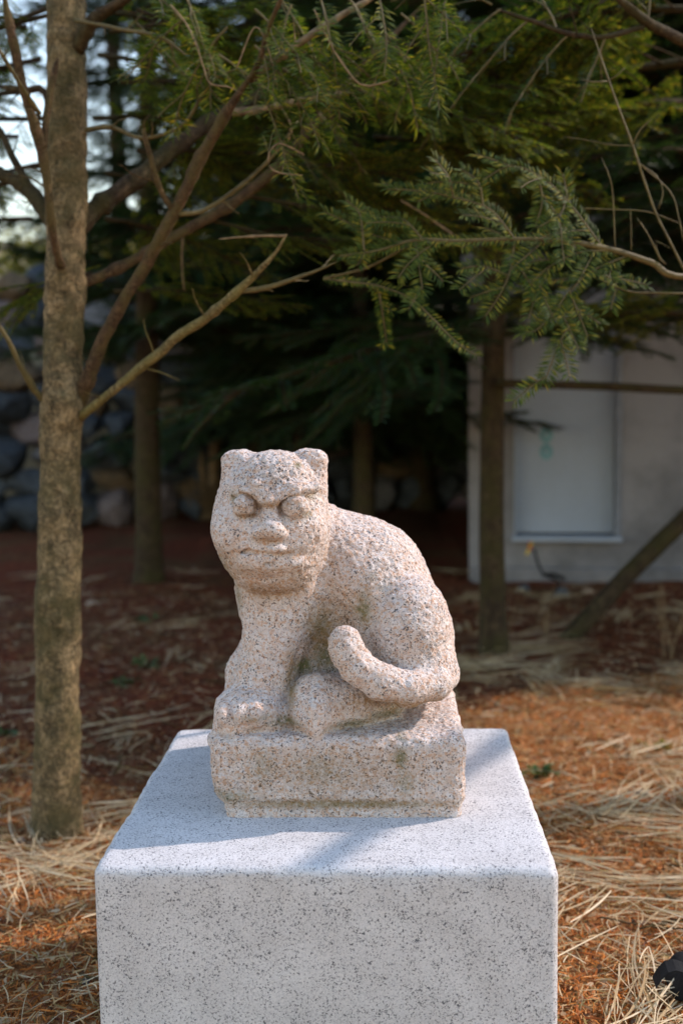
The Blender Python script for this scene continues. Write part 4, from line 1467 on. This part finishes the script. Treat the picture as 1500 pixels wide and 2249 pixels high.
# upper dark branch crossing the top right corner, and a low limb that shades the plinth
branch(rt_, RT, [(1750, 230, 1.35, 16), (1620, 160, 1.2, 14), (1500, 92, 1.1, 13), (1420, 50, 1.05, 12), (1370, 8, 1.02, 11), (1330, -30, 1.0, 10)], M['bark_dark'], 9)
branch(rt_, RT, [(1412, 58, 1.05, 7), (1330, 80, 1.03, 6.5), (1250, 75, 1.02, 6), (1160, 45, 1.0, 5.5), (1090, 20, 1.0, 5)], M['bark_dark'], 8)
sd_seeds = [(at(a, b_, yy), np.array(d_)) for a, b_, yy, d_ in (
    (1250, 75, 1.02, (-.6, 0, -.5)), (1160, 45, 1.0, (-.7, 0, -.5)), (1330, 80, 1.03, (-.3, 0, -.9)), (1100, 20, 1.0, (-.8, 0, -.4)), (1220, 60, 1.05, (-.3, 0, .8)), (1080, 10, 1.0, (-.6, 0, .3)), (1420, 50, 1.05, (.2, 0, .9)))]
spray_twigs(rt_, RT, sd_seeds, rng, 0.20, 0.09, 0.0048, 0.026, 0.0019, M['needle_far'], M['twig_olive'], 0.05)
for k_, (px, py, yy, az, pit, L_) in enumerate(((1570, 20, 1.6, 3.2, .12, .9), (1600, 120, 1.8, 3.0, .15, 1.0), (1580, 230, 1.9, 3.25, .08, 1.0), (1600, 330, 2.1, 3.1, .1, 1.0), (1590, 690, 2.2, 3.1, .06, .8), (1560, -40, 1.5, 3.3, .3, .9), (1620, 420, 2.2, 3.0, .1, .9))):
    wm, nm = (NEAR_BOUGHS if k_ % 3 else BOUGHS)[k_ % 3]
    o_ = link('branch', wm, rt_, tuple(at(px, py, yy) - RT), Euler((0.3 * math.sin(k_ * 1.7), pit, az)), L_ / 1.1)
    link('needles', nm, o_)
low = MB()
limb = np.array([[2.8, 1.95, 2.20], [2.68, 1.66, 2.25], [2.55, 1.40, 2.26], [2.28, 0.94, 2.26], [2.15, 0.70, 2.25]]) - RT
low.tube(spline(limb, 0.03), np.linspace(0.028, 0.018, len(spline(limb, 0.03))), 8)
link('branch', low.mesh('branch', M['bark_branch']), rt_)
for n in range(26):
    z = 1.9 + n * 0.085
    a = 2.4 * n
    if in_path(RT, z, a, 0.9):
        continue
    wm, nm = BOUGHS[n % 5]
    o_ = link('branch', wm, rt_, (0, 0, z), Euler((0.1, 0.0, a)), 0.85 * (1 - n / 40))
    link('needles', nm, o_)

# ================================================================== PROPS OF THE BACKGROUND
# wooden prop pole leaning towards the building, and the rail tied across the fir
a0, a1 = gp(1248, 1392), at(1515, 1128, float(gp(1248, 1392)[1]) + 0.15)
d = a1 - a0
b_ = MB()
pts = np.array([a0 - d * 0.03 - [0, 0, 0.02], a0 + d * 0.5 + [0.004, 0, 0.006], a1, a1 + d * 1.1])
b_.tube(spline(np.column_stack([pts, [0.040, 0.039, 0.037, 0.033]]), 0.05)[:, :3] - a0, 0.036, 12, True, 0.03)
o = link('prop_pole', b_.mesh('prop_pole', M['bark_dark']), None, tuple(a0))
tag(o, 'mossy wooden pole propped slantwise from the ground at right', 'pole')
f2 = gp(1083, 1420)
p0, p1 = at(1090, 842, f2[1] - 0.06), at(1520, 858, f2[1] - 0.15)
b_ = MB()
p2 = p1 + (p1 - p0) * 1.3
b_.tube(spline(np.array([p0, (p0 + p1) / 2 + [0, 0, 0.004], p1, p2]) - p0, 0.05), 0.016, 10, True, 0.04)
o = link('support_rail', b_.mesh('support_rail', M['bark_dark']), None, tuple(p0))
tag(o, 'thin brown horizontal rail running from the fir trunk past the white panel', 'rail')

# coloured tape under the sill
sx_, sz_ = bpx(1165, 1190, -0.065)


def bw(x, y, z):
    c_, s_ = math.cos(BROT), math.sin(BROT)
    return np.array([bx0 + x * c_ - y * s_, BY + x * s_ + y * c_, z])


tp = thing('tape_strip', 'small red and yellow tape hanging below the white sill', 'tape', tuple(bw(sx_, -0.066, sz_)))
for nm, x0_, x1_, zz, mt in (('red_end', -0.014, 0.002, -0.040, 'red'), ('yellow_end', 0.003, 0.018, -0.065, 'yellow')):
    b_ = MB()
    n_ = 7
    t_ = np.linspace(0, 1, n_)
    cv = 0.012 * np.sin(t_ * 3)
    sl = -0.03 * t_ if nm == 'yellow_end' else 0.006 * t_
    v = np.concatenate([np.stack([x0_ + sl, cv, zz * t_], -1), np.stack([x1_ + sl, cv, zz * t_], -1), np.stack([x0_ + sl, cv + .002, zz * t_], -1), np.stack([x1_ + sl, cv + .002, zz * t_], -1)])
    j = np.arange(n_ - 1)
    b_.add(v, np.concatenate([np.stack([j, j + n_, j + n_ + 1, j + 1], -1), np.stack([j + 2 * n_, j + 2 * n_ + 1, j + 3 * n_ + 1, j + 3 * n_], -1), np.stack([j, j + 1, j + 1 + 2 * n_, j + 2 * n_], -1), np.stack([j + n_, j + 3 * n_, j + 1 + 3 * n_, j + 1 + n_], -1)]))
    link(nm, b_.mesh(nm, M[mt]), tp)

# dark drain hose bent down to the ground below the panel
h0 = gp(1215, 1300)
hy_ = h0[1] - 0.05
hp = np.array([at(1172, 1205, hy_ + 0.05), at(1182, 1240, hy_ + .03), at(1195, 1262, hy_), at(1212, 1270, hy_ - .02), at(1228, 1282, hy_ - .02), at(1212, 1305, hy_ - .04)])
b_ = MB()
b_.tube(spline(hp, 0.02) - h0, 0.006, 8)
b_.tube(spline(np.array([at(1190, 1262, hy_), at(1215, 1262, hy_ - .02), at(1240, 1272, hy_ - .05)]), 0.02) - h0, 0.009, 8, True, 0.1)
o = link('black_hose', b_.mesh('black_hose', M['black']), None, tuple(h0))
tag(o, 'dark bent hose coming down from the sill to the ground', 'hose')


def stone_at(px, py, wpx, mat, label, seed, flat=0.6, grp=None, name='pebble', cat='stone'):
    p = gp(px, py)
    s_ = 0.5 * wpx * mpp(p[1])
    z_ = float(terrain(np.array([p[0]]), np.array([p[1]]))[0])
    o_ = link(name, rock_mesh(name, seed, M[mat]), None, (p[0], p[1], z_ + s_ * flat * 0.55), (0.1, 0.1, seed), (s_, s_ * 0.9, s_ * flat))
    tag(o_, label, cat, grp)
    return o_


stone_at(1232, 1302, 46, 'pebble_dark', 'grey stone on the ground by the dark hose', 3, 0.7, None, 'stone')
stone_at(1290, 1300, 30, 'pebble_tan', 'brownish stone at the foot of the concrete wall below the panel', 14, 0.6, None, 'stone')
stone_at(1150, 1292, 36, 'pebble_dark', 'dark stone at the wall foot right of the mossy trunk', 15, 0.6, None, 'stone')
stone_at(263, 1745, 40, 'pebble_tan', 'tan stone on orange needles between left trunk and plinth', 4, 0.8)
stone_at(202, 1796, 14, 'pebble_pale', 'small pale pebble just right of the left trunk foot', 5, 0.7)
stone_at(200, 1320, 30, 'pebble_tan', 'tan stone on shaded ground behind the left trunk', 6, 0.6)
stone_at(45, 1825, 26, 'pebble_pale', 'pale stone among straw left of the near trunk foot', 7, 0.6)
stone_at(1392, 2230, 24, 'pebble_pale', 'whitish pebble on litter near the lower right corner', 8, 0.55)
stone_at(191, 2150, 24, 'pebble_dark', 'dark pebble beside the lower left edge of the plinth', 9, 0.7)
stone_at(385, 1135, 18, 'pebble_pale', 'tiny pale stone in front of the boulders beside the dry clump', 10, 0.7)
stone_at(430, 1238, 24, 'pebble_tan', 'small tan stone on red needles left of the statue head', 12, 0.5)
stone_at(1415, 1745, 40, 'pebble_tan', 'flat tan stone in straw right of the plinth', 13, 0.45)


def weed(px, py, wpx, label, seed, upright=0.5, n=34, mat='leaf_weed', grp=None, leaf=0.03):
    p = gp(px, py)
    r_ = np.random.default_rng(seed)
    R_ = 0.5 * wpx * mpp(p[1])
    z_ = float(terrain(np.array([p[0]]), np.array([p[1]]))[0])
    t = thing('weed', label, 'plant', (p[0], p[1], z_), 0, grp)
    st, lf = MB(), MB()
    for k in range(n // 4):
        a = r_.uniform(0, 6.28)
        d0 = np.array([math.cos(a), math.sin(a), upright * r_.uniform(0.5, 1.5)])
        ax = wander((0, 0, 0.0), d0, R_ * r_.uniform(0.6, 1.1), r_, 0.015, 0.1, 0.04)
        st.tube(ax, 0.0011, 4, False)
        for j in range(1, len(ax), 1):
            for _ in range(2):
                d1 = r_.normal(0, 1, 3) * [1, 1, .4] + [0, 0, .3]
                d1 /= np.linalg.norm(d1)
                w_ = np.cross(d1, [0, 0, 1.0])
                w_ *= leaf * 0.28 / (np.linalg.norm(w_) + 1e-6)
                l_ = leaf * r_.uniform(.6, 1.2)
                lf.add([ax[j], ax[j] + d1 * l_ * .5 - w_, ax[j] + d1 * l_ - [0, 0, .1 * l_], ax[j] + d1 * l_ * .5 + w_], [[0, 1, 2, 3]])
    link('stem', st.mesh('stem', M['twig_olive']), t)
    link('leaves', lf.mesh('leaves', M[mat], False), t)


weed(340, 1462, 110, 'dark green low weed on shaded litter, larger of the pair', 1)
weed(278, 1497, 60, 'dark green low weed, smaller of the pair left of the statue', 2)
weed(325, 1365, 60, 'low green weed on red needles furthest back at left', 3)
weed(1185, 1712, 50, 'small blue green weed in straw at the right side of the plinth', 4)
weed(1440, 1640, 60, 'yellow green moss tuft under straw at far right', 5, 0.3, 30, 'leaf_yellow')
weed(20, 1605, 46, 'small green weed left of the near trunk', 6)


# dry orange-brown stalks
def dry_stalk(px, py, hpx, label, seed, n=3, mat='twig_dry'):
    p = gp(px, py)
    r_ = np.random.default_rng(seed)
    t = thing('dry_stalk', label, 'dry plant', (p[0], p[1], -0.01))
    H_ = hpx * mpp(p[1])
    for k in range(n):
        ax = wander((r_.uniform(-.02, .02), r_.uniform(-.02, .02), 0), (r_.uniform(-.2, .2), r_.uniform(-.2, .2), 1), H_ * r_.uniform(.6, 1.05), r_, 0.03, 0.06)
        b_ = MB()
        b_.tube(ax, np.linspace(0.0035, 0.0015, len(ax)), 5)
        for j in range(2, len(ax) - 1):
            tw = wander(ax[j], r_.normal(0, 1, 3) * [1, 1, .3] + [0, 0, .6], 0.05, r_, 0.02, 0.2)
            b_.tube(tw, 0.0014, 4, False)
        link('stalk', b_.mesh('stalk', M[mat]), t)


dry_stalk(1462, 1440, 210, 'brittle orange brown stalk standing at the far right', 1)
dry_stalk(1115, 1410, 130, 'thin dry stalks beside the mossy fir trunk', 2)
dry_stalk(1205, 1395, 110, 'short dry stalks in front of the dark hose', 3)

# dry clump with two leaning stems before the rock wall
cp = gp(455, 1140)
t = thing('dry_clump', 'tawny dry grass clump with thin stems before the boulders', 'dry plant', (cp[0], cp[1], 0))
r_ = np.random.default_rng(4)
for k, (tx, ty, rr) in enumerate(((420, 880, 8), (475, 900, 13))):
    b_ = MB()
    e_ = at(tx, ty, cp[1]) - cp
    b_.tube(spline(np.array([[-.02 + .06 * k, 0, 0], e_ * .5 + [.02, 0, 0], e_]), 0.1), rr * mpp(cp[1]), 8)
    link('stem', b_.mesh('stem', M['twig_dry']), t)
g_ = MB()
for k in range(420):
    a = r_.uniform(0, 6.28)
    rr = r_.uniform(0, .10)
    ax = wander((rr * math.cos(a), rr * math.sin(a), 0), (math.cos(a) * .35, math.sin(a) * .35, 1), r_.uniform(.12, .36), r_, .06, .12, .05)
    w_ = np.array([0.004, 0.002, 0])
    v = np.concatenate([ax - w_, ax + w_])
    n_ = len(ax)
    j = np.arange(n_ - 1)
    g_.add(v, np.stack([j, j + n_, j + n_ + 1, j + 1], -1))
tag(link('blades', g_.mesh('blades', M['twig_dry'], False), t), kind='stuff')

# black bag-like thing with a strap at the lower right edge
bp = gp(1500, 2205)
t = thing('black_bag', 'black strapped bag lying on the litter, cut by the lower right edge', 'bag', (bp[0], bp[1], 0))
b_ = MB()
sc_ = mpp(bp[1])
bw_, bd_, bh_ = 0.10, 0.10, 58 * sc_
import bmesh as _bm
bm = _bm.new()
_bm.ops.create_cube(bm, size=1.0)
_bm.ops.scale(bm, vec=(bw_, bd_, bh_), verts=bm.verts)
_bm.ops.bevel(bm, geom=list(bm.edges), offset=0.014, segments=4, profile=0.6, affect='EDGES')
for v in bm.verts:
    v.co.x += 0.03 * (v.co.z / bh_) + bw_ * 0.5 - 0.003
    v.co.z += bh_ * 0.5
    v.co.y += 0.05
me = bpy.data.meshes.new('bag_body')
bm.to_mesh(me)
bm.free()
me.materials.append(M['black'])
me.polygons.foreach_set('use_smooth', np.ones(len(me.polygons), bool))
link('bag_body', me, t)
st = spline(np.array([at(1502, 2128, bp[1]) - bp, at(1480, 2122, bp[1]) - bp, at(1462, 2126, bp[1]) - bp, at(1448, 2140, bp[1]) - bp, at(1436, 2160, bp[1]) - bp]), 0.01)
n_ = len(st)
w_ = np.array([0.0, 0.012, 0.003])
h_ = np.array([0.0, 0, 0.0025])
v = np.concatenate([st - w_, st + w_, st + w_ + h_, st - w_ + h_])
j = np.arange(n_ - 1)
b_.add(v, np.concatenate([np.stack([j + a * n_, j + ((a + 1) % 4) * n_, j + 1 + ((a + 1) % 4) * n_, j + 1 + a * n_], -1) for a in range(4)]))
link('strap', b_.mesh('strap', M['black'], False), t)

# shrubs with yellow-green leaves on the bank above the rock wall
def shrub(x, y, z, rx, rz, n, label, seed, mat='leaf_yellow', leaf=0.07):
    r_ = np.random.default_rng(seed)
    t = thing('shrub', label, 'shrub', (x, y, z), 0, 'shrubs on the bank')
    st, lf = MB(), MB()
    tips = []
    for k in range(16):
        a = r_.uniform(0, 6.28)
        ax = wander((0, 0, 0), (math.cos(a) * rx / rz * r_.uniform(.2, 1), math.sin(a) * rx / rz * r_.uniform(.2, 1), 1), rz * r_.uniform(.8, 1.5), r_, 0.12, 0.14)
        st.tube(ax, np.linspace(.02, .005, len(ax)), 5, False)
        tips += list(ax[2:])
    tips = np.array(tips)
    c = tips[r_.integers(len(tips), size=n)] + r_.normal(0, .13, (n, 3))
    d1 = r_.normal(0, 1, (n, 3))
    d1 /= np.linalg.norm(d1, axis=1)[:, None]
    w_ = np.cross(d1, r_.normal(0, 1, (n, 3)))
    w_ *= (leaf * .3 / np.linalg.norm(w_, axis=1))[:, None]
    v = np.stack([c, c + d1 * leaf * .5 - w_, c + d1 * leaf, c + d1 * leaf * .5 + w_], 1).reshape(-1, 3)
    lf.add(v, np.arange(4 * n).reshape(n, 4))
    link('stem', st.mesh('stem', M['twig_dry']), t)
    link('leaves', lf.mesh('leaves', M[mat], False), t)


shrub(-2.95, 8.4, 1.55, .6, .7, 2600, 'yellow green shrub on the bank, just right of the left trunk', 1)
shrub(-4.4, 8.2, 1.55, .7, .6, 2400, 'ochre green shrub on the bank at the left edge', 2)
shrub(-2.2, 9.2, 1.7, .7, .8, 2600, 'pale green shrub on the bank behind the leaning fir', 3, 'leaf_yellow')

# ================================================================== LITTER ON THE GROUND
r_ = np.random.default_rng(99)


def on_ground(n, far=4.5):
    """points on the ground, denser near the camera, outside the plinth"""
    y = -0.3 + (far + 0.3) * r_.uniform(0, 1, n) ** 1.5
    half = 0.40 * (y + 1.36) + 0.28
    x = 0.05 - 0.04 * (y + 1.36) + half * r_.uniform(-1, 1, n)
    ok = ~((abs(x) < 0.31) & (y < 0.62) & (y > -0.02))
    x, y = x[ok], y[ok]
    return x, y, terrain(x, y)


def blades(x, y, z, L, w, lift, tilt, curve, seg, ang=None):
    """thin bent strips lying on the ground: verts and quads"""
    n = len(x)
    a = r_.uniform(0, 2 * math.pi, n) if ang is None else ang
    el = np.abs(r_.normal(0, tilt, n))
    d = np.stack([np.cos(a) * np.cos(el), np.sin(a) * np.cos(el), np.sin(el)], -1)
    sidev = np.stack([-np.sin(a), np.cos(a), np.zeros(n)], -1)
    roll = r_.uniform(-0.9, 0.9, n)
    wv = sidev * np.cos(roll)[:, None] + np.cross(d, sidev) * np.sin(roll)[:, None]
    cu = r_.normal(0, curve, n)
    base = np.stack([x, y, z + lift * r_.uniform(0, 1, n)], -1)
    vs = []
    for k in range(seg + 1):
        t = k / seg - 0.5
        c = base + d * (L * t)[:, None] + sidev * (cu * L * (t * t))[:, None] + np.array([0, 0, 1.0]) * (-np.abs(el) * L * t * t * 0.8)[:, None]
        ww = w * (1 - 0.5 * abs(2 * t) ** 2)
        vs += [c - wv * ww[:, None] * .5, c + wv * ww[:, None] * .5]
    v = np.stack(vs, 1)
    m = 2 * (seg + 1)
    f = []
    for k in range(seg):
        f.append(np.stack([np.arange(n) * m + 2 * k, np.arange(n) * m + 2 * k + 1, np.arange(n) * m + 2 * k + 3, np.arange(n) * m + 2 * k + 2], -1))
    return v.reshape(-1, 3), np.concatenate(f)


x, y, z = on_ground(145000)
under = (y + 0.35 * vnoise(np.stack([x, y, np.zeros_like(x)], -1), 0.5, 71)) > (1.55 + 0.75 * np.clip(x + 0.2, 0, 1.5))  # far needles get the colour with the firs' shade painted in
for sel, nm_, mt_, lb_ in ((~under, 'needle_litter', 'litter', 'orange brown fallen needles covering the sunny ground round the plinth'), (under, 'shaded_needle_litter', 'litter_shaded', 'red fallen needles behind the statue, darkened in colour for the shade of the firs')):
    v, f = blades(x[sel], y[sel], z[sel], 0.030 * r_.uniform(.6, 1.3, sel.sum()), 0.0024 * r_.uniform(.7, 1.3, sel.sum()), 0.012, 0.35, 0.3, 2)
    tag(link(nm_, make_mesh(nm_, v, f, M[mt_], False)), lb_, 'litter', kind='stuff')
# fallen brown twigs
tw_ = MB()
fx, fy, fz = on_ground(170, 3.6)
for a_, b2, c_2 in zip(fx, fy, fz):
    an_ = r_.uniform(0, 6.28)
    tw_.tube(wander((a_, b2, c_2 + 0.012), (math.cos(an_), math.sin(an_), 0.05), r_.uniform(.04, .16), r_, 0.02, 0.12, 0.01), r_.uniform(0.0012, 0.003), 5)
tag(link('fallen_twigs', tw_.mesh('fallen_twigs', M['bark_branch'])), 'thin brown twigs scattered on the needle litter', 'twigs', kind='stuff')
# straw: gathered in bundles that lie in drifts
bx, by, bz = on_ground(4200, 4.6)
pn = np.stack([bx, by, np.zeros_like(bx)], -1)
dens = 0.9 * vnoise(pn, 0.5, 51) + 0.55 * np.exp(-((bx - 0.95) / 0.5) ** 2) + 0.5 * np.exp(-((bx - 0.8) / 0.4) ** 2 - ((by - 1.7) / 0.5) ** 2) + 0.35 * np.exp(-((bx + 0.5) / 0.25) ** 2 - ((by - 0.7) / 0.3) ** 2) - 0.4 * np.exp(-((bx + 0.8) / 0.7) ** 2 - ((by - 3.4) / 1.4) ** 2)
keep = r_.uniform(0, 1, len(bx)) < np.clip(dens * 0.36, 0.025, 0.27)
bx, by = bx[keep], by[keep]
xs, ys, an, ls, ws = [], [], [], [], []
for cx_, cy_ in zip(bx, by):
    n_ = int(r_.integers(5, 18))
    a_ = r_.normal(0.30, 0.95)
    l_ = r_.uniform(0.10, 0.30)
    xs.append(cx_ + r_.normal(0, 0.03, n_) * -math.sin(a_) + r_.normal(0, 0.05, n_) * math.cos(a_))
    ys.append(cy_ + r_.normal(0, 0.03, n_) * math.cos(a_) + r_.normal(0, 0.05, n_) * math.sin(a_))
    an.append(a_ + r_.normal(0, 0.20, n_))
    ls.append(l_ * r_.uniform(0.5, 1.3, n_))
    ws.append(r_.uniform(0.0016, 0.0046, n_))
sx_, sy_, sz_2 = on_ground(6500, 4.0)
xs.append(sx_)
ys.append(sy_)
an.append(r_.uniform(0, 6.28, len(sx_)))
ls.append(r_.uniform(0.015, 0.09, len(sx_)))
ws.append(r_.uniform(0.0012, 0.0032, len(sx_)))
x, y, an, ls, ws = [np.concatenate(q_) for q_ in (xs, ys, an, ls, ws)]
ok = ~((abs(x) < 0.31 + ls * .5) & (y < 0.62 + ls * .3) & (y > -0.1) & (abs(x) < 0.36))
x, y, an, ls, ws = x[ok], y[ok], an[ok], ls[ok], ws[ok]
v, f = blades(x, y, terrain(x, y) + 0.011, ls, ws * 0.8, 0.020, 0.09, 0.22, 5, an)
tag(link('dry_grass', make_mesh('dry_grass', v, f, M['straw'], False)), 'pale flattened straw lying in drifts on the litter', 'dry grass', kind='stuff')
# chaff: short broad flakes of leaf and bark
x, y, z = on_ground(16000, 4.0)
v, f = blades(x, y, z + 0.004, 0.013 * r_.uniform(.5, 1.6, len(x)), 0.006 * r_.uniform(.5, 1.5, len(x)), 0.012, 0.4, 0.4, 2)
tag(link('leaf_chaff', make_mesh('leaf_chaff', v, f, M['chaff'], False)), 'small tan and brown flakes scattered among the needles', 'litter', kind='stuff')
